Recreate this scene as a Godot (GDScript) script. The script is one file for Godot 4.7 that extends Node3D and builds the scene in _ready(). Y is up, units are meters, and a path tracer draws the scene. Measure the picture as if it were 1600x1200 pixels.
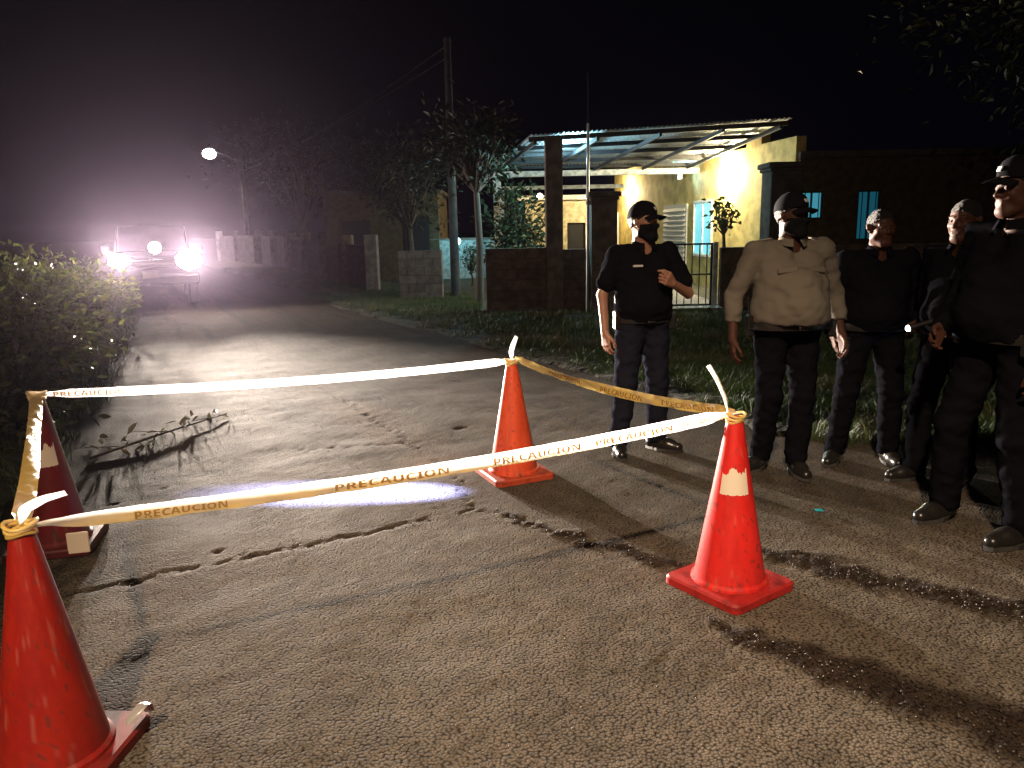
extends Node3D
# Night street corner closed off with four cones and caution tape, five guards on the right, a pickup with its headlights on.

class MB:
	var v := PackedVector3Array()
	var n := PackedVector3Array()
	var c := PackedColorArray()
	var ix := PackedInt32Array()
	var col := Color.WHITE

	func vert(p: Vector3, nn: Vector3) -> int:
		v.append(p); n.append(nn); c.append(col)
		return v.size() - 1

	func tri(a: int, b: int, d: int) -> void:
		if (v[b] - v[a]).cross(v[d] - v[a]).dot(n[a] + n[b] + n[d]) > 0.0:
			ix.append(a); ix.append(d); ix.append(b)
		else:
			ix.append(a); ix.append(b); ix.append(d)

	func face(pts: Array, nn: Vector3) -> void:
		var ids := []
		for p in pts: ids.append(vert(p, nn))
		for i in range(1, ids.size() - 1): tri(ids[0], ids[i], ids[i + 1])

	func box(at: Vector3, size: Vector3, bev := 0.0, b := Basis()) -> MB:
		var h := size * 0.5
		var e := minf(bev, minf(h.x, minf(h.y, h.z)) * 0.9)
		var P = func(axis: int, s: Vector3) -> Vector3:
			var q := Vector3(s.x * (h.x - e), s.y * (h.y - e), s.z * (h.z - e))
			q[axis] = s[axis] * h[axis]
			return at + b * q
		for a in 3:
			var i := (a + 1) % 3
			var j := (a + 2) % 3
			for s in [-1.0, 1.0]:
				var pts := []
				for k in [[-1, -1], [1, -1], [1, 1], [-1, 1]]:
					var sg := Vector3.ZERO
					sg[a] = s; sg[i] = k[0]; sg[j] = k[1]
					pts.append(P.call(a, sg))
				var nn := Vector3.ZERO
				nn[a] = s
				face(pts, b * nn)
		if e > 0.0:
			for a in 3:
				var i := (a + 1) % 3
				var j := (a + 2) % 3
				for si in [-1.0, 1.0]:
					for sj in [-1.0, 1.0]:
						var s0 := Vector3.ZERO
						s0[i] = si; s0[j] = sj
						var s1 := s0
						s0[a] = -1; s1[a] = 1
						var nn := Vector3.ZERO
						nn[i] = si; nn[j] = sj
						face([P.call(i, s0), P.call(i, s1), P.call(j, s1), P.call(j, s0)], b * nn.normalized())
			for sx in [-1.0, 1.0]:
				for sy in [-1.0, 1.0]:
					for sz in [-1.0, 1.0]:
						var s := Vector3(sx, sy, sz)
						face([P.call(0, s), P.call(1, s), P.call(2, s)], b * s.normalized())
		return self

	func grid(pts: PackedVector3Array, nu: int, nv: int, cols := PackedColorArray(), up := Vector3.ZERO) -> MB:
		# nu columns by nv rows of points, smooth
		var base := v.size()
		for j in nv:
			for i in nu:
				var i0 := maxi(i - 1, 0)
				var i1 := mini(i + 1, nu - 1)
				var j0 := maxi(j - 1, 0)
				var j1 := mini(j + 1, nv - 1)
				var du := pts[j * nu + i1] - pts[j * nu + i0]
				var dv := pts[j1 * nu + i] - pts[j0 * nu + i]
				var nn := du.cross(dv).normalized()
				if up != Vector3.ZERO and nn.dot(up) < 0.0: nn = -nn
				v.append(pts[j * nu + i]); n.append(nn)
				c.append(cols[j * nu + i] if cols.size() else col)
		for j in nv - 1:
			for i in nu - 1:
				var a := base + j * nu + i
				tri(a, a + 1, a + nu + 1)
				tri(a, a + nu + 1, a + nu)
		return self

	func tube(path: Array, radii: Array, sides := 8, caps := true) -> MB:
		var t0: Vector3 = (path[1] - path[0]).normalized()
		var s := t0.cross(Vector3.UP if absf(t0.y) < 0.9 else Vector3.RIGHT).normalized()
		var base := v.size()
		var m := path.size()
		for k in m:
			var t: Vector3 = (path[mini(k + 1, m - 1)] - path[maxi(k - 1, 0)]).normalized()
			s = (s - t * s.dot(t)).normalized()
			var u := t.cross(s)
			var r: float = radii[k] if radii.size() > k else radii[-1]
			for i in sides:
				var a := TAU * i / sides
				var d := s * cos(a) + u * sin(a)
				vert(path[k] + d * r, d)
		for k in m - 1:
			for i in sides:
				var a := base + k * sides + i
				var b := base + k * sides + (i + 1) % sides
				tri(a, b, b + sides)
				tri(a, b + sides, a + sides)
		if caps:
			for k in [0, m - 1]:
				var pts := []
				for i in sides: pts.append(v[base + k * sides + i])
				face(pts, (path[0] - path[1]).normalized() if k == 0 else (path[m - 1] - path[m - 2]).normalized())
		return self

	func lathe(prof: Array, sides := 32, x := Transform3D()) -> MB:
		# prof: [r, y] going round the outline; sharp where a point is doubled
		for k in prof.size() - 1:
			var a: Vector2 = prof[k]
			var b: Vector2 = prof[k + 1]
			if a.is_equal_approx(b): continue
			var d := (b - a).normalized()
			var nn := Vector2(d.y, -d.x)
			var base := v.size()
			for i in sides + 1:
				var t := TAU * i / sides
				var q := Vector3(cos(t), 0, sin(t))
				var nw := (x.basis * (q * nn.x + Vector3.UP * nn.y)).normalized()
				vert(x * (q * a.x + Vector3.UP * a.y), nw)
				vert(x * (q * b.x + Vector3.UP * b.y), nw)
			for i in sides:
				var o := base + i * 2
				tri(o, o + 1, o + 3)
				tri(o, o + 3, o + 2)
		return self

	func ellipsoid(at: Vector3, r: Vector3, b := Basis(), nu := 14, nv := 9) -> MB:
		var base := v.size()
		for j in nv + 1:
			for i in nu + 1:
				var th := PI * j / nv
				var ph := TAU * i / nu
				var q := Vector3(sin(th) * cos(ph), cos(th), sin(th) * sin(ph))
				vert(at + b * (q * r), (b * (q / r)).normalized())
		for j in nv:
			for i in nu:
				var a := base + j * (nu + 1) + i
				tri(a, a + 1, a + nu + 2)
				tri(a, a + nu + 2, a + nu + 1)
		return self

	func add_arrays(o: MB, x: Transform3D, mirror := false) -> MB:
		var base := v.size()
		for k in o.v.size():
			var p: Vector3 = o.v[k]
			var q: Vector3 = o.n[k]
			if mirror:
				p.x = -p.x; q.x = -q.x
			v.append(x * p); n.append((x.basis * q).normalized()); c.append(o.c[k])
		for k in range(0, o.ix.size(), 3):
			ix.append(base + o.ix[k])
			ix.append(base + o.ix[k + (2 if mirror else 1)])
			ix.append(base + o.ix[k + (1 if mirror else 2)])
		return self

	func mesh() -> ArrayMesh:
		var a := []
		a.resize(Mesh.ARRAY_MAX)
		a[Mesh.ARRAY_VERTEX] = v
		a[Mesh.ARRAY_NORMAL] = n
		a[Mesh.ARRAY_COLOR] = c
		a[Mesh.ARRAY_INDEX] = ix
		var m := ArrayMesh.new()
		m.add_surface_from_arrays(Mesh.PRIMITIVE_TRIANGLES, a)
		return m


class Field:
	# A distance field on a grid: tapered capsules and ellipsoids joined by a smooth minimum, meshed as surface nets.
	var lo: Vector3
	var cell: float
	var nx: int
	var ny: int
	var nz: int
	var g := PackedFloat32Array()

	func _init(a: Vector3, b: Vector3, cs: float) -> void:
		lo = a; cell = cs
		nx = int((b.x - a.x) / cs) + 2
		ny = int((b.y - a.y) / cs) + 2
		nz = int((b.z - a.z) / cs) + 2
		g.resize(nx * ny * nz)
		g.fill(0.06)

	func span(a: Vector3, b: Vector3) -> Array:
		var i := ((a - lo) / cell).floor()
		var j := ((b - lo) / cell).ceil()
		return [maxi(int(i.x), 0), maxi(int(i.y), 0), maxi(int(i.z), 0), mini(int(j.x), nx - 1), mini(int(j.y), ny - 1), mini(int(j.z), nz - 1)]

	func cap(a: Vector3, b: Vector3, ra: float, rb: float, k := 0.02, cut := false) -> Field:
		var m := maxf(ra, rb) + maxf(k, cell * 2.5)
		var e := Vector3(m, m, m)
		var s := span(a.min(b) - e, a.max(b) + e)
		var ba := b - a
		var l2 := maxf(ba.length_squared(), 1e-9)
		for z in range(s[2], s[5] + 1):
			for y in range(s[1], s[4] + 1):
				var at: int = (z * ny + y) * nx
				var p := lo + Vector3(s[0] - 1, y, z) * cell - a
				for x in range(s[0], s[3] + 1):
					p.x += cell
					var t := clampf(p.dot(ba) / l2, 0.0, 1.0)
					var d := (p - ba * t).length() - ra - (rb - ra) * t
					var o := g[at + x]
					if cut:
						d = -d
						var h := maxf(k - absf(d - o), 0.0) / k
						g[at + x] = maxf(d, o) + h * h * k * 0.25
					else:
						var h := maxf(k - absf(d - o), 0.0) / k
						g[at + x] = minf(d, o) - h * h * k * 0.25
		return self

	func ell(c: Vector3, r: Vector3, k := 0.02) -> Field:
		var e := r + Vector3.ONE * maxf(k, cell * 2.5)
		var s := span(c - e, c + e)
		for z in range(s[2], s[5] + 1):
			for y in range(s[1], s[4] + 1):
				var at: int = (z * ny + y) * nx
				for x in range(s[0], s[3] + 1):
					var p := lo + Vector3(x, y, z) * cell - c
					var k0 := (p / r).length()
					var k1 := (p / (r * r)).length()
					var d := k0 * (k0 - 1.0) / maxf(k1, 1e-6)
					var o := g[at + x]
					var h := maxf(k - absf(d - o), 0.0) / k
					g[at + x] = minf(d, o) - h * h * k * 0.25
		return self

	func clip(nn: Vector3, dist: float) -> Field:
		# keeps the side where p.nn < dist
		for z in nz:
			for y in ny:
				var at := (z * ny + y) * nx
				for x in nx:
					if g[at + x] < 0.05:
						g[at + x] = maxf(g[at + x], (lo + Vector3(x, y, z) * cell).dot(nn) - dist)
		return self

	func wrinkle(no: FastNoiseLite, amp: float, freq: Vector3) -> Field:
		for z in nz:
			for y in ny:
				var at := (z * ny + y) * nx
				for x in nx:
					var d := g[at + x]
					if d < cell * 2.0 and d > -cell * 2.5:
						var p := (lo + Vector3(x, y, z) * cell) * freq
						g[at + x] = d + amp * no.get_noise_3d(p.x, p.y, p.z)
		return self

	func grad(p: Vector3) -> Vector3:
		var q := (p - lo) / cell
		var x := clampi(int(q.x), 1, nx - 3)
		var y := clampi(int(q.y), 1, ny - 3)
		var z := clampi(int(q.z), 1, nz - 3)
		var f := Vector3(clampf(q.x - x, 0, 1), clampf(q.y - y, 0, 1), clampf(q.z - z, 0, 1))
		var r := Vector3.ZERO
		for k in 8:
			var i := x + (k & 1)
			var j := y + ((k >> 1) & 1)
			var l := z + (k >> 2)
			var w := (f.x if k & 1 else 1.0 - f.x) * (f.y if k & 2 else 1.0 - f.y) * (f.z if k & 4 else 1.0 - f.z)
			var at := (l * ny + j) * nx + i
			r += w * Vector3(g[at + 1] - g[at - 1], g[at + nx] - g[at - nx], g[at + nx * ny] - g[at - nx * ny])
		return r.normalized()

	func mesh_into(mb: MB) -> MB:
		var ids := {}
		var sy := nx
		var sz := nx * ny
		var off := [0, 1, sy, sy + 1, sz, sz + 1, sz + sy, sz + sy + 1]
		var edges := [[0, 1], [2, 3], [4, 5], [6, 7], [0, 2], [1, 3], [4, 6], [5, 7], [0, 4], [1, 5], [2, 6], [3, 7]]
		for z in nz - 1:
			for y in ny - 1:
				var row := (z * ny + y) * nx
				for x in nx - 1:
					var at := row + x
					var d0 := g[at]
					if d0 > cell * 4.0 or d0 < -cell * 4.0: continue
					var neg := 0
					for o in off:
						if g[at + o] < 0.0: neg += 1
					if neg == 0 or neg == 8: continue
					var sum := Vector3.ZERO
					var cnt := 0
					for e in edges:
						var a: float = g[at + off[e[0]]]
						var b: float = g[at + off[e[1]]]
						if (a < 0.0) != (b < 0.0):
							var t := a / (a - b)
							var pa := Vector3(e[0] & 1, (e[0] >> 1) & 1, e[0] >> 2)
							var pb := Vector3(e[1] & 1, (e[1] >> 1) & 1, e[1] >> 2)
							sum += pa.lerp(pb, t)
							cnt += 1
					var p := lo + (Vector3(x, y, z) + sum / cnt) * cell
					ids[at] = mb.vert(p, grad(p))
		for at in ids:
			var a := g[at]
			for e in [[1, sy, sz], [sy, sz, 1], [sz, 1, sy]]:
				var b: float = g[at + e[0]]
				if (a < 0.0) != (b < 0.0):
					var q0 = ids.get(at)
					var q1 = ids.get(at - e[1])
					var q2 = ids.get(at - e[1] - e[2])
					var q3 = ids.get(at - e[2])
					if q1 == null or q2 == null or q3 == null: continue
					mb.tri(q0, q1, q2)
					mb.tri(q0, q2, q3)
		return mb


var rng := RandomNumberGenerator.new()
var no := FastNoiseLite.new()
var M := {}
var T := {}

func lin(r: float, g: float, b: float) -> Color:
	return Color(r, g, b).linear_to_srgb()

func noise_tex(key: String, type: int, freq: float, sd: int, oct := 3, ramp := []) -> NoiseTexture2D:
	var f := FastNoiseLite.new()
	f.noise_type = type
	f.frequency = freq
	f.seed = sd
	f.fractal_octaves = oct
	if oct == 1: f.fractal_type = FastNoiseLite.FRACTAL_NONE
	var t := NoiseTexture2D.new()
	t.width = 512; t.height = 512
	t.seamless = true
	if ramp.size():
		var gr := Gradient.new()
		gr.offsets = PackedFloat32Array(ramp[0])
		gr.colors = PackedColorArray(ramp[1])
		t.color_ramp = gr
	t.noise = f
	T[key] = t
	return t

func mat(key: String, c: Color, rough := 0.8, o := {}) -> StandardMaterial3D:
	# c is a linear base colour
	if M.has(key): return M[key]
	var m := StandardMaterial3D.new()
	m.resource_name = key
	m.albedo_color = c.linear_to_srgb()
	m.roughness = rough
	m.metallic = o.get("metal", 0.0)
	m.metallic_specular = o.get("spec", 0.5)
	m.cull_mode = BaseMaterial3D.CULL_DISABLED
	if o.has("tex") or o.has("bump"):
		m.uv1_triplanar = true
		m.uv1_world_triplanar = o.get("world", false)
		m.uv1_scale = Vector3.ONE * o.get("scale", 1.0)
	if o.has("tex"): m.albedo_texture = T[o.tex]
	if o.has("bump"):
		m.heightmap_enabled = true
		m.heightmap_texture = T[o.bump]
		m.heightmap_scale = o.get("depth", 0.3)
	if o.has("back"):
		m.backlight_enabled = true
		m.backlight = o.back
	if o.get("vc", false): m.vertex_color_use_as_albedo = true
	if o.has("glow"):
		m.emission_enabled = true
		m.emission = o.glow.linear_to_srgb()
		m.emission_energy_multiplier = o.get("power", 1.0)
	if o.has("coat"):
		m.clearcoat_enabled = true
		m.clearcoat = o.coat
		m.clearcoat_roughness = 0.1
	if o.get("sheen", 0.0) > 0.0:
		m.rim_enabled = true
		m.rim = o.sheen
	if c.a < 1.0:
		m.transparency = BaseMaterial3D.TRANSPARENCY_ALPHA
		m.albedo_color.a = c.a
	M[key] = m
	return m

var used := {}
func numbered(called: String) -> String:
	var k: int = used.get(called, 0)
	used[called] = k + 1
	return called if k == 0 else "%s_%03d" % [called, k]

func tag(o: Node3D, label: String, category: String, group := "") -> Node3D:
	o.set_meta("label", label)
	o.set_meta("category", category)
	if group != "": o.set_meta("group", group)
	return o

func thing(called: String, label: String, category: String, at := Vector3.ZERO, turn := 0.0, group := "") -> Node3D:
	var o := Node3D.new()
	o.name = numbered(called)
	add_child(o)
	o.position = at
	o.rotation.y = turn
	tag(o, label, category, group)
	return o

func put(called: String, m, material: Material, parent: Node = null) -> MeshInstance3D:
	var o := MeshInstance3D.new()
	o.name = called if parent else numbered(called)
	o.mesh = m.mesh() if m is MB else m
	o.material_override = null
	o.mesh.surface_set_material(0, material)
	if parent: parent.add_child(o, true)
	else: add_child(o, true)
	return o

func put_shared(called: String, m: Mesh, material: Material, parent: Node, at: Vector3, b := Basis()) -> MeshInstance3D:
	var o := MeshInstance3D.new()
	o.name = called
	o.mesh = m
	o.material_override = material
	o.transform = Transform3D(b, at)
	parent.add_child(o, true)
	return o

func struct(called: String, m, material: Material, label: String) -> MeshInstance3D:
	var o := put(called, m, material)
	o.set_meta("kind", "structure")
	o.set_meta("label", label)
	o.set_meta("category", called.replace("_", " "))
	return o

func many(called: String, m: Mesh, material: Material, places: Array, cols: PackedColorArray, parent: Node = null) -> MultiMeshInstance3D:
	var mm := MultiMesh.new()
	mm.transform_format = MultiMesh.TRANSFORM_3D
	mm.use_colors = true
	mm.mesh = m
	mm.instance_count = places.size()
	for k in places.size():
		mm.set_instance_transform(k, places[k])
		mm.set_instance_color(k, cols[k])
	var o := MultiMeshInstance3D.new()
	o.name = called if parent else numbered(called)
	o.multimesh = mm
	o.material_override = material
	o.set_meta("kind", "stuff")
	if parent: parent.add_child(o, true)
	else: add_child(o, true)
	return o

func omni(at: Vector3, c: Color, energy: float, size: float) -> OmniLight3D:
	var l := OmniLight3D.new()
	l.name = "lamp_light"
	l.light_color = c
	l.light_energy = energy
	l.light_size = size
	l.omni_range = 80.0
	l.omni_attenuation = 2.0
	l.shadow_enabled = true
	add_child(l, true)
	l.position = at
	return l

func spot(at: Vector3, to: Vector3, c: Color, energy: float, size: float, angle: float, soft: float) -> SpotLight3D:
	var l := SpotLight3D.new()
	l.name = "beam_light"
	l.light_color = c
	l.light_energy = energy
	l.light_size = size
	l.spot_angle = angle
	l.spot_angle_attenuation = soft
	l.spot_range = 120.0
	l.spot_attenuation = 2.0
	l.shadow_enabled = true
	add_child(l, true)
	l.look_at_from_position(at, to, Vector3.UP if absf((to - at).normalized().y) < 0.98 else Vector3.RIGHT)
	return l


func _ready() -> void:
	rng.seed = 71
	no.seed = 5
	no.frequency = 1.0
	no.fractal_octaves = 3
	# ---- camera, sky, exposure ----
	var cam := Camera3D.new()
	cam.name = "camera"
	cam.fov = 53.1
	cam.near = 0.05
	cam.far = 1000.0
	add_child(cam)
	cam.position = Vector3(0, 1.55, 0)
	cam.rotation_degrees = Vector3(-11.4, 0, -1.2)
	var env := Environment.new()
	env.background_mode = Environment.BG_SKY
	var sky := Sky.new()
	var sm := ProceduralSkyMaterial.new()
	sm.sky_top_color = lin(0.0004, 0.0004, 0.0010)
	sm.sky_horizon_color = lin(0.0010, 0.0008, 0.0022)
	sm.ground_horizon_color = lin(0.0010, 0.0008, 0.0022)
	sm.ground_bottom_color = lin(0.001, 0.001, 0.001)
	sm.sky_curve = 0.12
	sky.sky_material = sm
	env.sky = sky
	env.tonemap_mode = Environment.TONE_MAPPER_LINEAR
	env.tonemap_exposure = 1.0
	env.sdfgi_enabled = true
	env.ssao_enabled = true
	env.ssil_enabled = true
	env.volumetric_fog_enabled = true
	env.volumetric_fog_density = 0.00008
	env.volumetric_fog_anisotropy = 0.9
	env.volumetric_fog_albedo = Color(0.93, 0.85, 1.0)
	var we := WorldEnvironment.new()
	we.name = "world_environment"
	we.environment = env
	add_child(we)
	var moon := DirectionalLight3D.new()
	moon.name = "moonlight"
	moon.light_energy = 0.003
	moon.light_color = Color(0.8, 0.85, 1.0)
	moon.light_angular_distance = 0.5
	moon.shadow_enabled = true
	moon.sky_mode = DirectionalLight3D.SKY_MODE_LIGHT_ONLY
	add_child(moon)
	moon.rotation_degrees = Vector3(-55, 30, 0)

	textures()
	ground_and_road()
	houses()
	street_furniture()
	vegetation()
	pickup()
	cordon()
	people()
	litter()


func textures() -> void:
	var g0 := func(a): return Color(a, a, a)
	noise_tex("grain", FastNoiseLite.TYPE_CELLULAR, 0.075, 3, 1, [[0.0, 0.55, 1.0], [g0.call(1.0), g0.call(0.7), g0.call(0.0)]])
	noise_tex("stones", FastNoiseLite.TYPE_CELLULAR, 0.075, 3, 1, [[0.0, 0.35, 0.62, 1.0], [g0.call(1.0), g0.call(0.88), g0.call(0.52), g0.call(0.30)]])
	noise_tex("lumps", FastNoiseLite.TYPE_SIMPLEX_SMOOTH, 0.02, 4, 5)
	noise_tex("fine", FastNoiseLite.TYPE_SIMPLEX, 0.09, 8, 4)
	noise_tex("blotch", FastNoiseLite.TYPE_SIMPLEX_SMOOTH, 0.012, 6, 5, [[0.0, 0.45, 0.7, 1.0], [g0.call(0.70), g0.call(0.87), g0.call(1.0), g0.call(0.94)]])
	noise_tex("speck", FastNoiseLite.TYPE_SIMPLEX, 0.16, 9, 3, [[0.0, 0.4, 0.62, 1.0], [g0.call(0.10), g0.call(0.55), g0.call(0.95), g0.call(1.0)]])
	noise_tex("scuff", FastNoiseLite.TYPE_SIMPLEX_SMOOTH, 0.03, 12, 5, [[0.0, 0.36, 0.5, 1.0], [Color(0.66, 0.60, 0.58), Color(0.88, 0.84, 0.82), g0.call(1.0), g0.call(0.95)]])


const CRACKS := [
	[[-2.6, -2.9], [-2.0, -3.16], [-1.66, -3.34], [-1.28, -3.55], [-0.82, -3.79], [-0.23, -4.13]],
	[[-0.23, -4.13], [-0.43, -4.85], [-0.78, -5.58], [-1.37, -6.68], [-2.19, -8.09]],
	[[-0.23, -4.13], [0.05, -3.93]],
	[[-1.6, -5.4], [-1.1, -5.5], [-0.7, -5.55]],
]
# [x, z, half width]
const DARK_BANDS := [  # dark brown, lumpy bands across the near asphalt
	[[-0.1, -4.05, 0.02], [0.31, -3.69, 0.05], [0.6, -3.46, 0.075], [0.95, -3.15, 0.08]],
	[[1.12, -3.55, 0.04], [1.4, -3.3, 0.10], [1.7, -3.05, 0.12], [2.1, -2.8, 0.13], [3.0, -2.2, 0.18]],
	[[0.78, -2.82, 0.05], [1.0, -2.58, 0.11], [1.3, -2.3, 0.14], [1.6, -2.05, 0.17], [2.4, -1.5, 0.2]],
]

func seg_dist(x: float, z: float, a: Array, b: Array) -> Vector2:
	var px := x - float(a[0])
	var pz := z - float(a[1])
	var bx := float(b[0]) - float(a[0])
	var bz := float(b[1]) - float(a[1])
	var t := clampf((px * bx + pz * bz) / (bx * bx + bz * bz), 0.0, 1.0)
	return Vector2(Vector2(px - bx * t, pz - bz * t).length(), t)

func crack_at(x: float, z: float) -> float:
	if z > -2.6 or z < -8.3 or x > 0.4: return 0.0
	var wx := x + 0.05 * no.get_noise_2d(x * 5.0, z * 5.0) + 0.022 * no.get_noise_2d(x * 24.0, z * 24.0)
	var wz := z + 0.05 * no.get_noise_2d(x * 5.0 + 40.0, z * 5.0) + 0.022 * no.get_noise_2d(x * 24.0 + 60.0, z * 24.0)
	var d := 9.0
	for line in CRACKS:
		for k in line.size() - 1:
			d = minf(d, seg_dist(wx, wz, line[k], line[k + 1]).x)
	return 1.0 - smoothstep(0.002, 0.018 + 0.022 * no.get_noise_2d(x * 3.5, z * 3.5 + 9.0), d)

func dark_band_at(x: float, z: float) -> float:
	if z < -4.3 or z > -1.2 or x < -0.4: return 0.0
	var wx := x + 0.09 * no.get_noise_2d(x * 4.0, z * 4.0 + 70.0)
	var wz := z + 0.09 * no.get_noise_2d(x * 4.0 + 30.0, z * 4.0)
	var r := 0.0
	for line in DARK_BANDS:
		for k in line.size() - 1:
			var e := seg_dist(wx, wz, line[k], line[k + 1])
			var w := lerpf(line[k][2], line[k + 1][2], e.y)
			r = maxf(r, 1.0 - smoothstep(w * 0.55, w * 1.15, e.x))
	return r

func left_edge(z: float) -> float:
	if z > -3.7: return -2.75 + 0.1 * (z + 3.7)
	if z > -7.5: return lerpf(-4.2, -2.75, (z + 7.5) / 3.8)
	return -4.2 + (z + 7.5) * 0.44

func right_edge(z: float) -> float:
	# where the grass on the right begins
	var pts := [[-60.0, -26.0], [-21.2, -6.1], [-16.6, -3.84], [-13.4, -2.22], [-11.8, -1.17], [-9.8, -0.16], [-7.0, 1.42], [-5.6, 1.85], [-5.25, 2.3]]
	if z < -60.0: return -26.0 + (z + 60.0) * 0.51
	for k in pts.size() - 1:
		if z <= pts[k + 1][0]:
			return lerpf(pts[k][1], pts[k + 1][1], (z - pts[k][0]) / (pts[k + 1][0] - pts[k][0]))
	return 7.5

func road_color(x: float, z: float, cr: float, so: float) -> Color:
	var n1 := no.get_noise_2d(x * 0.7, z * 0.7)
	var n2 := no.get_noise_2d(x * 6.0, z * 6.0)
	var c := Color(0.155, 0.128, 0.098) * (1.0 + 0.30 * n1 + 0.25 * n2 + 0.45 * no.get_noise_2d(x * 26.0, z * 26.0))
	# dust and wheel tracks that run along the road
	var along := -z * 0.90 - x * 0.44
	var across := x * 0.90 - z * 0.44
	var far := smoothstep(4.4, 7.5, -z + 0.5 * n1)
	var st := no.get_noise_2d(across * 1.5 + 3.0, along * 0.09)
	var st2 := no.get_noise_2d(across * 5.0, along * 0.35)
	var dust := Color(0.185, 0.125, 0.092).lerp(Color(0.062, 0.048, 0.038), smoothstep(-0.1, 0.35, st + 0.45 * st2))
	c = c.lerp(dust * (1.0 + 0.2 * n2), far * 0.85)
	# orange earth spilled beside the far cone
	var e := seg_dist(x + 0.2 * n2, z, [-1.5, -6.9], [-0.45, -5.0])
	c = c.lerp(Color(0.24, 0.14, 0.065) * (1.0 + 0.4 * n2), 0.85 * (1.0 - smoothstep(0.08, 0.36, e.x + 0.12 * n1)))
	# pale shoulder on the right, dark damp earth on the left
	c = c.lerp(Color(0.085, 0.07, 0.052) * (1.0 + 0.35 * n2), smoothstep(1.1, 2.0, across - 0.0 + 0.5 * n1) * smoothstep(3.4, 4.2, -z) * 0.7)
	var le := x - left_edge(z)
	c = c.lerp(Color(0.040, 0.036, 0.026) * (1.0 + 0.5 * n2), 1.0 - smoothstep(0.35, 1.0, le + 0.5 * n1 + 0.2 * n2))
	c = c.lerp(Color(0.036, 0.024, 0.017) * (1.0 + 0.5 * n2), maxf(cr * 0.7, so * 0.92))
	c.a = 1.0
	return c

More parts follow.
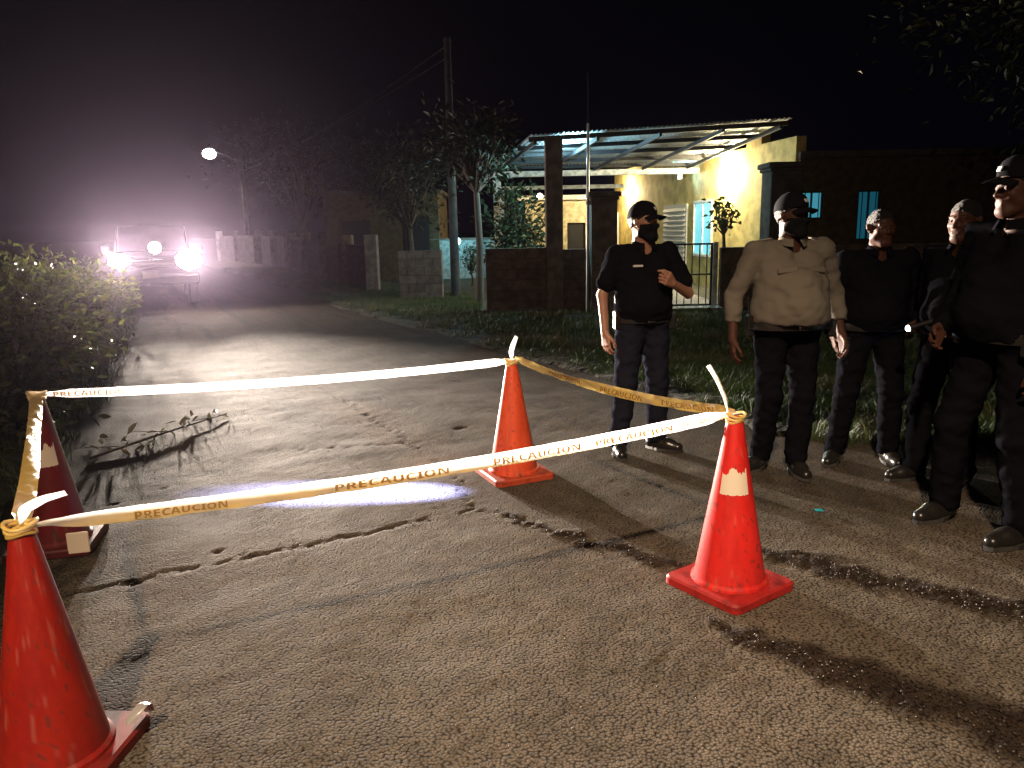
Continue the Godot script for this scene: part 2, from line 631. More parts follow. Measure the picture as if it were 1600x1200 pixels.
func ground_and_road() -> void:
	var gm := mat("earth", Color(0.05, 0.042, 0.03), 0.95, {"tex": "blotch", "bump": "lumps", "depth": 2.0, "scale": 0.6, "world": true})
	var g := MB.new()
	g.face([Vector3(-400, -0.09, -400), Vector3(400, -0.09, -400), Vector3(400, -0.09, 400), Vector3(-400, -0.09, 400)], Vector3.UP)
	struct("ground", g, gm, "dark bare earth that spreads out around the road")
	# the road: rows close together near the cones, wider apart farther off
	var zs := PackedFloat32Array()
	var z := 12.0
	while z > -95.0:
		zs.append(z)
		z -= 0.6 if z > 0.6 else (0.2 if z > -1.2 else (0.026 if z > -5.0 else (0.045 if z > -9.0 else (0.12 if z > -16.0 else (0.4 if z > -30.0 else 1.4)))))
	var nu := 300
	var pts := PackedVector3Array()
	var cols := PackedColorArray()
	for zz in zs:
		var xl := left_edge(zz) - 0.5
		var xr := right_edge(zz) + 0.5 if zz < -7.0 else lerpf(right_edge(-7.0) + 0.5, 7.5, smoothstep(-7.0, -5.2, zz))
		for i in nu:
			var x: float
			if zz > -9.0:
				# finer in the middle, where the camera stands close
				var a := lerpf(xl, -2.3, i / 50.0)
				var b := lerpf(-2.3, 2.7, (i - 50) / 200.0)
				var d := lerpf(2.7, maxf(xr, 3.2), (i - 250) / 49.0)
				x = a if i < 50 else (b if i < 250 else d)
				var e := lerpf(xl, xr, i / float(nu - 1))
				x = lerpf(e, x, smoothstep(-9.0, -6.5, zz))
			else:
				x = lerpf(xl, xr, i / float(nu - 1))
			var cr := crack_at(x, zz)
			var so := dark_band_at(x, zz)
			var h := 0.008 * no.get_noise_2d(x * 1.2, zz * 1.2) + 0.0008 * no.get_noise_2d(x * 14.0, zz * 14.0) + 0.0018 * no.get_noise_2d(x * 36.0, zz * 36.0 + 7.0)
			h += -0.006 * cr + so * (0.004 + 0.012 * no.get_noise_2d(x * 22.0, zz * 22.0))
			pts.append(Vector3(x, h, zz))
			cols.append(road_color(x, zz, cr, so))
	var rm := mat("asphalt", Color.WHITE, 0.85, {"vc": true, "tex": "stones", "bump": "grain", "depth": 0.27, "scale": 2.3, "world": true, "spec": 0.22})
	struct("road", MB.new().grid(pts, nu, zs.size(), cols, Vector3.UP), rm, "worn asphalt road with cracks, dust and loose earth")
	# grass verges: uneven earth sheets
	var vm := mat("verge_earth", Color(0.045, 0.042, 0.022), 0.95, {"tex": "blotch", "bump": "lumps", "depth": 2.5, "scale": 0.8, "world": true})
	for side in [1, -1]:
		var rows := PackedVector3Array()
		var m := 26
		var cnt := 0
		var zz := -4.9 if side > 0 else 3.0
		while zz > -70.0:
			for i in m:
				var f := i / float(m - 1)
				var e := right_edge(minf(zz, -5.25)) if side > 0 else left_edge(zz)
				if side > 0: e = lerpf(e, maxf(e, 2.3), smoothstep(-5.6, -5.2, zz))
				var x: float = e + side * (f * f * (26.0 if side > 0 else 30.0)) + 0.12 * no.get_noise_2d(zz * 2.0, 5.0 * side)
				var rise := smoothstep(0.0, 0.06, f) * (smoothstep(-4.9, -5.3, zz) if side > 0 else 1.0)
				rows.append(Vector3(x, -0.03 + rise * (0.06 + 0.04 * no.get_noise_2d(x * 1.5, zz * 1.5)), zz))
			cnt += 1
			zz -= 0.12 if zz > -9.0 else (0.4 if zz > -20.0 else 2.0)
		struct("grass_verge", MB.new().grid(rows, m, cnt, PackedColorArray(), Vector3.UP), vm, "earth under the grass on the %s of the road" % ("right" if side > 0 else "left"))
	# loose stones and clods
	var peb := MB.new()
	peb.ellipsoid(Vector3.ZERO, Vector3(1.0, 0.7, 0.85), Basis(), 6, 4)
	for k in peb.v.size(): peb.v[k] *= 1.0 + 0.25 * no.get_noise_3dv(peb.v[k] * 3.0)
	var pl := []
	var pc := PackedColorArray()
	for k in 30000:
		var x := rng.randf_range(-2.6, 3.2)
		var zz := rng.randf_range(-7.0, -1.4)
		var so := dark_band_at(x, zz)
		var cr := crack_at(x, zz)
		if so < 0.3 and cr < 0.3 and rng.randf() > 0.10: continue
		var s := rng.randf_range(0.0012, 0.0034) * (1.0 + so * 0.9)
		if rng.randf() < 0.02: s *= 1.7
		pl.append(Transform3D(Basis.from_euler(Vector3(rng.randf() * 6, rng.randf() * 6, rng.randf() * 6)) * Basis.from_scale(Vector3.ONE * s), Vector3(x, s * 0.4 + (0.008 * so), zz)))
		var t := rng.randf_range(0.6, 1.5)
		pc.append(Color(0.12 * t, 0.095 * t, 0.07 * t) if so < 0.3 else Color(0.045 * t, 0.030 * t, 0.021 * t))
	var st := many("gravel", peb.mesh(), mat("stone", Color.WHITE, 0.6, {"vc": true}), pl, pc)
	st.set_meta("label", "loose grit and small clods scattered over the asphalt")
	st.set_meta("category", "gravel")


# ---------------------------------------------------------------- buildings

func block_wall(called: String, label: String, x0: float, x1: float, z: float, h: float, turn := 0.0, tones := ["block_a", "block_b", "block_c"]) -> Node3D:
	# coursed concrete blocks with recessed joints; origin at its left end
	var t := thing(called, label, "wall", Vector3(x0, 0, z), turn)
	var w := x1 - x0
	put("mortar", MB.new().box(Vector3(w / 2, h / 2, 0), Vector3(w - 0.02, h - 0.02, 0.118)), mat("mortar", Color(0.13, 0.105, 0.085), 0.95, {"bump": "fine", "depth": 0.3, "scale": 3.0}), t)
	var rows := int(round(h / 0.2))
	var bh := h / rows
	for r in rows:
		var x := 0.0 if r % 2 == 0 else -0.2
		while x < w - 0.03:
			var a := maxf(x, 0.0)
			var b := minf(x + 0.4, w)
			if b - a > 0.04:
				var key := "blk%.2f_%.2f" % [b - a, bh]
				if not M.has(key):
					M[key] = MB.new().box(Vector3.ZERO, Vector3(b - a - 0.012, bh - 0.012, 0.14), 0.006).mesh()
				put_shared("block", M[key], M[tones[rng.randi() % 3]], t, Vector3((a + b) / 2, (r + 0.5) * bh, rng.randf_range(-0.004, 0.004)))
			x += 0.4
	return t

func pillar(label: String, at: Vector3, w: float, h: float, m: Material) -> Node3D:
	var t := thing("gate_pillar", label, "pillar", at)
	put("shaft", MB.new().box(Vector3(0, h / 2 - 0.06, 0), Vector3(w * 0.86, h - 0.12, w * 0.86), 0.012), m, t)
	put("cap", MB.new().box(Vector3(0, h - 0.04, 0), Vector3(w * 1.08, 0.09, w * 1.08), 0.012).box(Vector3(0, h - 0.115, 0), Vector3(w * 0.97, 0.056, w * 0.97), 0.01), m, t)
	put("plinth", MB.new().box(Vector3(0, 0.10, 0), Vector3(w * 0.95, 0.2, w * 0.95), 0.012), m, t)
	return t

func wall_run(mb: MB, a: Vector3, b: Vector3, h0: float, h1: float, thick: float) -> void:
	# an upright slab from a to b, its top sloping from h0 to h1
	var d := b - a
	var s := Vector3(-d.z, 0, d.x).normalized() * thick * 0.5
	var p := [a - s, b - s, b + s, a + s]
	var q := [a - s + Vector3.UP * h0, b - s + Vector3.UP * h1, b + s + Vector3.UP * h1, a + s + Vector3.UP * h0]
	for k in 4:
		var k2 := (k + 1) % 4
		var o: Vector3 = (p[k] + p[k2]) * 0.5 - (a + b) * 0.5
		var e: Vector3 = p[k2] - p[k]
		var nn := Vector3(-e.z, 0, e.x).normalized()
		mb.face([p[k], p[k2], q[k2], q[k]], nn if nn.dot(o) > 0.0 else -nn)
	mb.face(q, Vector3.UP)

func houses() -> void:
	mat("block_a", Color(0.21, 0.155, 0.125), 0.92, {"tex": "blotch", "bump": "fine", "depth": 0.25, "scale": 0.7, "world": true})
	mat("block_b", Color(0.18, 0.135, 0.11), 0.92, {"tex": "blotch", "bump": "fine", "depth": 0.25, "scale": 0.7, "world": true})
	mat("block_c", Color(0.24, 0.18, 0.14), 0.92, {"tex": "blotch", "bump": "fine", "depth": 0.25, "scale": 0.7, "world": true})
	var conc := mat("concrete", Color(0.24, 0.20, 0.175), 0.9, {"tex": "blotch", "bump": "fine", "depth": 0.2, "scale": 0.6, "world": true})
	var darkconc := mat("dark_concrete", Color(0.085, 0.075, 0.062), 0.9, {"tex": "blotch", "bump": "fine", "depth": 0.2, "scale": 0.6, "world": true})
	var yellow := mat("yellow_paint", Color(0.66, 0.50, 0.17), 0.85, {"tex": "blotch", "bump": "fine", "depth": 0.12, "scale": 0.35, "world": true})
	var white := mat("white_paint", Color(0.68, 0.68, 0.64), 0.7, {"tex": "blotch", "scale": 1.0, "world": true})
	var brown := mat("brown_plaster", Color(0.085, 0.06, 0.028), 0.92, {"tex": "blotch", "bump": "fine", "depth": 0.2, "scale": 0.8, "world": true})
	var dark := mat("dark_steel", Color(0.02, 0.02, 0.024), 0.6)
	var zinc := mat("zinc", Color(0.52, 0.55, 0.57), 0.5, {"metal": 0.15, "tex": "blotch", "scale": 0.8})
	var pit := mat("dark_opening", Color(0.01, 0.01, 0.012), 0.9)
	var cyan := mat("lit_window_pane", Color(0.2, 0.3, 0.32), 0.3, {"glow": Color(0.10, 0.58, 0.78), "power": 0.42})
	var cyan_dim := mat("dim_window_pane", Color(0.06, 0.1, 0.12), 0.3, {"glow": Color(0.02, 0.28, 0.42), "power": 0.22})

	# --- yellow house: its long side wall runs back from the street, a front wall turns to the right
	var h := thing("yellow_house", "yellow house with sloping parapet and two lit wall lamps behind the gate", "house", Vector3(5.5, 0, -15.2))
	var R := Vector3(-0.12, 0, -0.993)
	var F := Vector3(0.993, 0, -0.12)
	var w := MB.new()
	wall_run(w, F * 0.1, F * 0.1 + R * 5.1, 3.17, 3.21, 0.2)
	wall_run(w, F * 0.102 + R * 5.1, F * 0.102 + R * 13.6, 3.44, 3.48, 0.2)
	put("side_wall", w, yellow, h)
	var blk := MB.new()
	blk.box(F * 0.1 + R * 1.9 + Vector3.UP * 3.32, Vector3(0.2, 0.30, 0.75), 0.01, Basis(F, Vector3.UP, -R))
	put("roof_support", blk, yellow, h)
	var hb := Basis(F, Vector3.UP, -R)
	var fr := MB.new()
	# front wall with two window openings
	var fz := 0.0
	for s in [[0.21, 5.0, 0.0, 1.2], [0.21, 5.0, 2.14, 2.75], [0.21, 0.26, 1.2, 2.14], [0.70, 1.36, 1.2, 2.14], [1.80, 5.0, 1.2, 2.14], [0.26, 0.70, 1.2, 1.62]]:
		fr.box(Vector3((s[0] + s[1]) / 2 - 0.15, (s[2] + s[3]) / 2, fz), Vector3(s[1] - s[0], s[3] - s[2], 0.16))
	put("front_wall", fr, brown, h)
	for k in 2:
		var x0: float = [0.11, 1.21][k]
		var x1: float = [0.55, 1.65][k]
		var y0: float = [1.62, 1.2][k]
		var win := put("window", MB.new().box(Vector3((x0 + x1) / 2, y0 + 0.015, 0.02), Vector3(x1 - x0, 0.03, 0.05)).box(Vector3((x0 + x1) / 2, 2.125, 0.02), Vector3(x1 - x0, 0.03, 0.05)).box(Vector3(x0 + 0.015, (y0 + 2.14) / 2, 0.02), Vector3(0.03, 2.08 - y0, 0.05)).box(Vector3(x1 - 0.015, (y0 + 2.14) / 2, 0.02), Vector3(0.03, 2.08 - y0, 0.05)).box(Vector3((x0 + x1) / 2, (y0 + 2.14) / 2, 0.02), Vector3(0.025, 2.08 - y0, 0.045)), dark, h)
		for i in 3: put("window_bar", MB.new().tube([Vector3(lerpf(x0, x1, 0.2 + 0.3 * i), y0, 0.06), Vector3(lerpf(x0, x1, 0.2 + 0.3 * i), 2.14, 0.06)], [0.009], 6), dark, win)
		put("window_pane", MB.new().box(Vector3((x0 + x1) / 2, (y0 + 2.14) / 2, 0.0), Vector3(x1 - x0 - 0.04, 2.08 - y0, 0.01)), [cyan, cyan_dim][k], win)
	put("roof", MB.new().box(Vector3(2.5, 2.82, -3.0), Vector3(4.9, 0.12, 6.2), 0.01), darkconc, h)
	# openings of the side wall: a cyan window, a louvred white door and a second door farther back
	var sw := func(s: float, y: float, out: float) -> Vector3: return R * s - F * out + Vector3.UP * y
	var wn := put("window", MB.new().box(sw.call(4.7, 2.13, 0.02), Vector3(0.06, 0.06, 1.28), 0.004, hb).box(sw.call(4.7, 0.79, 0.02), Vector3(0.08, 0.06, 1.28), 0.004, hb).box(sw.call(4.09, 1.46, 0.02), Vector3(0.06, 1.27, 0.06), 0.004, hb).box(sw.call(5.31, 1.46, 0.02), Vector3(0.06, 1.27, 0.06), 0.004, hb).box(sw.call(4.7, 1.46, 0.02), Vector3(0.05, 1.27, 0.05), 0.004, hb), white, h)
	for k in 2:
		put("window_pane", MB.new().box(sw.call(4.41 + 0.58 * k, 1.46, 0.012), Vector3(0.014, 1.26, 0.52), 0.0, hb), mat("bright_window_pane", Color(0.2, 0.3, 0.32), 0.3, {"glow": Color(0.12, 0.75, 0.92), "power": 0.85}), wn)
	for d in [[5.85, 7.8, 2.12], [13.0, 13.55, 2.05]]:
		var dr := put("door", MB.new().box(sw.call((d[0] + d[1]) / 2, d[2] / 2, 0.02), Vector3(0.05, d[2], d[1] - d[0]), 0.004, hb), mat("door_white", Color(0.42, 0.42, 0.40), 0.6), h)
		if d[0] < 10.0:
			for k in 13:
				put("louvre", MB.new().box(sw.call((d[0] + d[1]) / 2, 0.35 + k * 0.135, 0.06), Vector3(0.02, 0.09, d[1] - d[0] - 0.16), 0.003, hb * Basis(Vector3.FORWARD, 0.35)), mat("door_white", Color.WHITE), dr)
	# house behind the carport
	var back := MB.new()
	for s in [[-4.9, -3.4, 0.0, 2.5], [-2.75, -1.7, 0.0, 2.5], [-3.4, -2.75, 1.72, 2.5]]:
		back.box(Vector3((s[0] + s[1]) / 2, (s[2] + s[3]) / 2, -13.0), Vector3(s[1] - s[0], s[3] - s[2], 0.2))
	put("rear_wall", back, mat("cream_paint", Color(0.55, 0.46, 0.30), 0.85, {"tex": "blotch", "scale": 0.7, "world": true}), h)
	put("rear_roof", MB.new().box(Vector3(-3.4, 2.6, -12.9), Vector3(3.6, 0.16, 0.8), 0.01), white, h)
	put("rear_door", MB.new().box(Vector3(-3.07, 0.86, -13.02), Vector3(0.6, 1.7, 0.05), 0.004), pit, h)

	# wall lamps
	var glow := mat("lamp_glow", Color(0.9, 0.85, 0.7), 0.4, {"glow": Color(1.0, 0.90, 0.62), "power": 14.0})
	var wl := [[3.18, 2.62, "nearest the street"], [11.55, 2.62, "farther back by the rear door"]]
	for e in wl:
		var p: Vector3 = Vector3(5.5, 0, -15.2) + sw.call(e[0], e[1], 0.0)
		var t := thing("wall_lamp", "lit wall lamp on the yellow side wall, the one %s" % e[2], "lamp", p)
		put("wall_plate", MB.new().box(Vector3.ZERO - F * 0.022, Vector3(0.03, 0.12, 0.12), 0.006, hb), white, t)
		put("lamp_holder", MB.new().tube([-F * 0.03, -F * 0.10, -F * 0.13 + Vector3.UP * 0.02], [0.025, 0.025, 0.03], 10), white, t)
		put("bulb", MB.new().ellipsoid(-F * 0.19 + Vector3.UP * 0.04, Vector3(0.06, 0.07, 0.06)), glow, t)
		omni(p - F * 0.19 + Vector3.UP * 0.04, Color(1.0, 0.92, 0.72), 17.0 if e[0] < 5.0 else 13.0, 0.06)
	var fx := thing("wall_floodlight", "small cool white floodlight high on the yellow wall between the two lamps", "lamp", Vector3(5.5, 0, -15.2) + sw.call(6.1, 2.83, 0.0))
	put("bracket", MB.new().tube([-F * 0.01, -F * 0.12], [0.015], 8), dark, fx)
	put("floodlight_housing", MB.new().box(-F * 0.15, Vector3(0.06, 0.16, 0.22), 0.01, hb), white, fx)
	put("floodlight_lens", MB.new().box(-F * 0.184, Vector3(0.006, 0.13, 0.19), 0.0, hb), mat("cool_glow", Color(0.8, 0.9, 0.9), 0.3, {"glow": Color(0.7, 0.95, 1.0), "power": 4.0}), fx)
	spot(Vector3(5.5, 0, -15.2) + sw.call(6.1, 2.83, 0.21), Vector3(1.5, 3.1, -17.0), Color(0.72, 0.95, 1.0), 9.0, 0.08, 75.0, 0.6)
	# carport: column, corrugated roof sheets, purlins, rafters, white beams
	var cp := thing("carport", "carport with corrugated metal roof on concrete column beside the yellow house", "carport", Vector3(0.85, 0, -14.72))
	var org := Vector3(0.85, 0, -14.72)
	put("column", MB.new().box(Vector3(0.0, 1.59, 0), Vector3(0.32, 3.18, 0.32), 0.015), conc, cp)
	var NL := Vector3(0.42, 3.20, -14.5) - org
	var NR := Vector3(5.15, 3.40, -14.5) - org
	var FL := Vector3(-0.35, 3.12, -20.3) - org
	var FR := Vector3(4.78, 3.12, -20.3) - org
	var rp := func(u: float, v: float) -> Vector3: return NL.lerp(NR, u).lerp(FL.lerp(FR, u), v)
	var ns := 7
	for s in ns:
		var pts := PackedVector3Array()
		var nu := 49
		for j in 7:
			for i in nu:
				var u := (s + i / float(nu - 1) * 1.02) / ns
				var p: Vector3 = rp.call(minf(u, 1.0), j / 6.0)
				p.y += 0.014 * sin(i / float(nu - 1) * TAU * 8.0) + 0.012 + 0.003 * (s % 2)
				pts.append(p)
		put("roof_sheet", MB.new().grid(pts, nu, 7, PackedColorArray(), Vector3.UP), zinc, cp)
	for k in 5:
		var vv: float = [0.03, 0.27, 0.5, 0.75, 0.98][k]
		var a: Vector3 = rp.call(0.0, vv) - Vector3.UP * 0.05
		var b: Vector3 = rp.call(1.0, vv) - Vector3.UP * 0.05
		var bs := Basis.looking_at((b - a).normalized(), Vector3.UP)
		put("purlin", MB.new().box((a + b) / 2, Vector3(0.06, 0.08, (b - a).length()), 0.004, bs), dark, cp)
	for k in 5:
		var uu: float = [0.02, 0.26, 0.5, 0.74, 0.96][k]
		var a: Vector3 = rp.call(uu, 0.0) - Vector3.UP * 0.127
		var b: Vector3 = rp.call(uu, 1.0) - Vector3.UP * 0.127
		var bs := Basis.looking_at((b - a).normalized(), Vector3.UP)
		put("rafter", MB.new().box((a + b) / 2, Vector3(0.05, 0.07, (b - a).length()), 0.004, bs), dark, cp)
	put("beam", MB.new().box(Vector3(1.99, 3.02, -20.35) - org + Vector3(0, -0.10, 0), Vector3(5.8, 0.14, 0.16), 0.006), white, cp)
	put("beam", MB.new().box(Vector3(1.6, 2.76, -24.0) - org, Vector3(3.8, 0.11, 0.16), 0.006), white, cp)
	put("post", MB.new().box(Vector3(-0.28, 1.42, -20.35) - org, Vector3(0.2, 2.84, 0.2), 0.008), white, cp)
	put("post", MB.new().box(Vector3(-0.2, 1.35, -24.0) - org, Vector3(0.18, 2.7, 0.18), 0.008), white, cp)
	put("floor_slab", MB.new().box(Vector3(1.9, 0.03, -20.5) - org, Vector3(4.3, 0.06, 11.6), 0.01), conc, cp)
	var cb := thing("hanging_bulb", "cool white bulb hanging under the corrugated roof beside the column", "lamp", Vector3(1.06, 2.96, -16.2))
	put("cord", MB.new().tube([Vector3(0, 0.12, 0), Vector3(0, 0.03, 0)], [0.006], 6), dark, cb)
	put("bulb_socket", MB.new().tube([Vector3(0, 0.04, 0), Vector3(0, -0.01, 0)], [0.02], 8), white, cb)
	put("bulb", MB.new().ellipsoid(Vector3(0, -0.06, 0), Vector3(0.045, 0.06, 0.045)), mat("cool_bulb", Color(0.9, 0.9, 0.9), 0.4, {"glow": Color(0.75, 0.95, 1.0), "power": 7.0}), cb)
	omni(Vector3(1.06, 2.90, -16.2), Color(0.68, 0.93, 1.0), 7.0, 0.05)
	var rl := thing("porch_lamp", "warm lamp glowing at the rear of the carport left of the rear roof", "lamp", Vector3(1.07, 2.62, -26.6))
	put("lamp_arm", MB.new().tube([Vector3(0.0, 0.02, -1.2), Vector3(0, 0.03, -0.1)], [0.02], 8), dark, rl)
	put("bulb", MB.new().ellipsoid(Vector3.ZERO, Vector3(0.10, 0.09, 0.09)), glow, rl)
	omni(Vector3(1.07, 2.62, -26.6), Color(1.0, 0.86, 0.6), 1.9, 0.08)

	# street wall, pillars, gate
	block_wall("street_wall", "low block wall between the thin tree and the carport column", -0.46, 0.74, -14.78, 1.2)
	block_wall("street_wall", "short dark stretch of wall between carport column and capped gate pillar", 0.98, 1.52, -14.72, 1.16, 0.0, ["block_b", "block_b", "block_a"])
	block_wall("street_wall", "short block wall between the barred gate and the tall dark pillar", 3.84, 4.60, -14.2, 1.15)
	block_wall("street_wall", "long dark block wall under the blue windows behind the guards", 5.06, 9.6, -14.0, 1.15)
	block_wall("street_wall", "brown block wall left of the concrete utility pole", -2.5, -1.5, -17.6, 1.12, -0.12)
	pillar("grey capped gate pillar with a thin pipe beside it, left of the gate", Vector3(1.73, 0, -14.4), 0.54, 2.17, conc)
	pillar("tall dark capped pillar right of the gate, before the yellow wall's end", Vector3(4.82, 0, -13.95), 0.62, 2.58, darkconc)
	var pp := thing("pipe_mast", "thin shiny pipe mast standing beside the capped gate pillar", "pipe", Vector3(1.42, 0, -14.2))
	put("pipe", MB.new().tube([Vector3(0, 0, 0), Vector3(0.02, 3.35, 0)], [0.026], 10), mat("galvanised", Color(0.5, 0.54, 0.56), 0.35, {"metal": 0.8}), pp)
	put("antenna_rod", MB.new().tube([Vector3(0.02, 3.35, 0), Vector3(0.02, 4.2, 0)], [0.008], 6), dark, pp)
	put("clamp", MB.new().box(Vector3(0.06, 1.98, -0.03), Vector3(0.16, 0.06, 0.10), 0.006), white, pp)
	var gt := thing("barred_gate", "black iron gate of upright bars between the two pillars", "gate", Vector3(2.04, 0, -14.3))
	var gb := MB.new().box(Vector3(0.02, 0.65, 0), Vector3(0.04, 1.16, 0.04), 0.004)
	put("gate_frame", gb.box(Vector3(1.68, 0.65, 0), Vector3(0.04, 1.16, 0.04), 0.004).box(Vector3(0.85, 1.21, 0), Vector3(1.7, 0.035, 0.035), 0.004).box(Vector3(0.85, 0.10, 0), Vector3(1.7, 0.035, 0.035), 0.004), dark, gt)
	put("rail", MB.new().box(Vector3(0.85, 0.66, 0), Vector3(1.63, 0.03, 0.03), 0.003), dark, gt)
	var bar := MB.new().tube([Vector3(0, 0.115, 0), Vector3(0, 1.20, 0)], [0.011], 6).mesh()
	for k in 12: put_shared("bar", bar, dark, gt, Vector3(0.04 + (k + 0.5) * 0.135, 0, 0.0))
	var gp := thing("gate_post", "narrow pale post on which the barred gate closes", "post", Vector3(3.79, 0, -14.3))
	put("post_shaft", MB.new().box(Vector3(0, 0.62, 0), Vector3(0.08, 1.24, 0.08), 0.006), white, gp)
	var step := put("gate_step", MB.new().box(Vector3(2.9, 0.04, -14.05), Vector3(1.9, 0.09, 0.42), 0.012), mat("pale_concrete", Color(0.42, 0.42, 0.40), 0.85, {"tex": "blotch", "scale": 1.4, "world": true}))
	tag(step, "pale concrete doorstep in front of the barred gate", "step")

	# flat-roofed house farther left, nearly black, with a pale roof edge
	var fh := thing("flat_roof_house", "dark flat-roofed house with a pale canopy edge left of the utility pole", "house", Vector3(-3.6, 0, -24.5))
	put("wall", MB.new().box(Vector3(-0.4, 1.35, -2.0), Vector3(3.6, 2.7, 3.6), 0.01), brown, fh)
	put("roof", MB.new().box(Vector3(-0.4, 2.76, -2.0), Vector3(3.8, 0.12, 3.8), 0.01), darkconc, fh)
	put("canopy", MB.new().box(Vector3(0.70, 2.78, 0.3), Vector3(0.66, 0.08, 0.8), 0.006), white, fh)
	put("door", MB.new().box(Vector3(0.7, 1.0, -0.19), Vector3(0.8, 2.0, 0.05), 0.005), pit, fh)
	put("window", MB.new().box(Vector3(-1.2, 1.5, -0.19), Vector3(0.9, 0.8, 0.05), 0.005), pit, fh)
	# whitewashed yard wall with its lamp, behind the gap between pole and tree
	var yw := thing("yard_wall", "whitewashed yard wall lit by a cold lamp, between pole and thin tree", "wall", Vector3(-1.5, 0, -24.8))
	put("wall_panel", MB.new().box(Vector3(0.3, 0.62, 0), Vector3(2.6, 1.25, 0.14), 0.012), mat("whitewash", Color(0.42, 0.48, 0.48), 0.9, {"tex": "blotch", "scale": 0.9, "world": true}), yw)
	put("coping", MB.new().box(Vector3(0.3, 1.28, 0), Vector3(2.66, 0.06, 0.2), 0.012), conc, yw)
	var yl := thing("yard_lamp", "cold white yard lamp shining beside the concrete utility pole", "lamp", Vector3(-1.58, 0, -23.8))
	put("lamp_post", MB.new().tube([Vector3.ZERO, Vector3(0, 1.12, 0)], [0.03], 8), dark, yl)
	put("bulb", MB.new().ellipsoid(Vector3(0, 1.22, 0), Vector3(0.11, 0.11, 0.11)), mat("cold_glow", Color(0.9, 0.95, 1), 0.4, {"glow": Color(0.55, 0.92, 1.0), "power": 8.0}), yl)
	omni(Vector3(-1.58, 1.22, -23.8), Color(0.5, 0.92, 1.0), 0.9, 0.1)
	# boundary walls along the far right side of the road
	var pale := mat("far_pale_wall", Color(0.22, 0.20, 0.20), 0.9, {"tex": "blotch", "scale": 0.5, "world": true})
	var runs := [[-17.4, -47.0, -13.3, -41.5, 1.5, "pale wall far off at the foot of the street lamp", 0], [-12.9, -40.8, -9.6, -34.2, 1.45, "grey wall in the distance, second along the road", 0], [-9.3, -33.4, -6.5, -27.6, 1.3, "brownish wall in the distance, third along the road", 1], [-6.2, -26.8, -3.6, -20.6, 1.2, "brownish wall along the road nearest the dark house", 1]]
	for e in runs:
		var a := Vector3(e[0], 0, e[1])
		var b := Vector3(e[2], 0, e[3])
		var t := thing("boundary_wall", e[5], "wall", a)
		var mb := MB.new()
		wall_run(mb, Vector3.ZERO, b - a, e[4], e[4], 0.16)
		put("wall_panel", mb, pale if e[6] == 0 else M["block_b"], t)
		for k in 3:
			put("pier", MB.new().box((b - a) * (0.02 + 0.48 * k) + Vector3(0, e[4] / 2 + 0.14, 0.03), Vector3(0.34, e[4] + 0.28, 0.34), 0.02), pale if e[6] == 0 else M["block_a"], t)


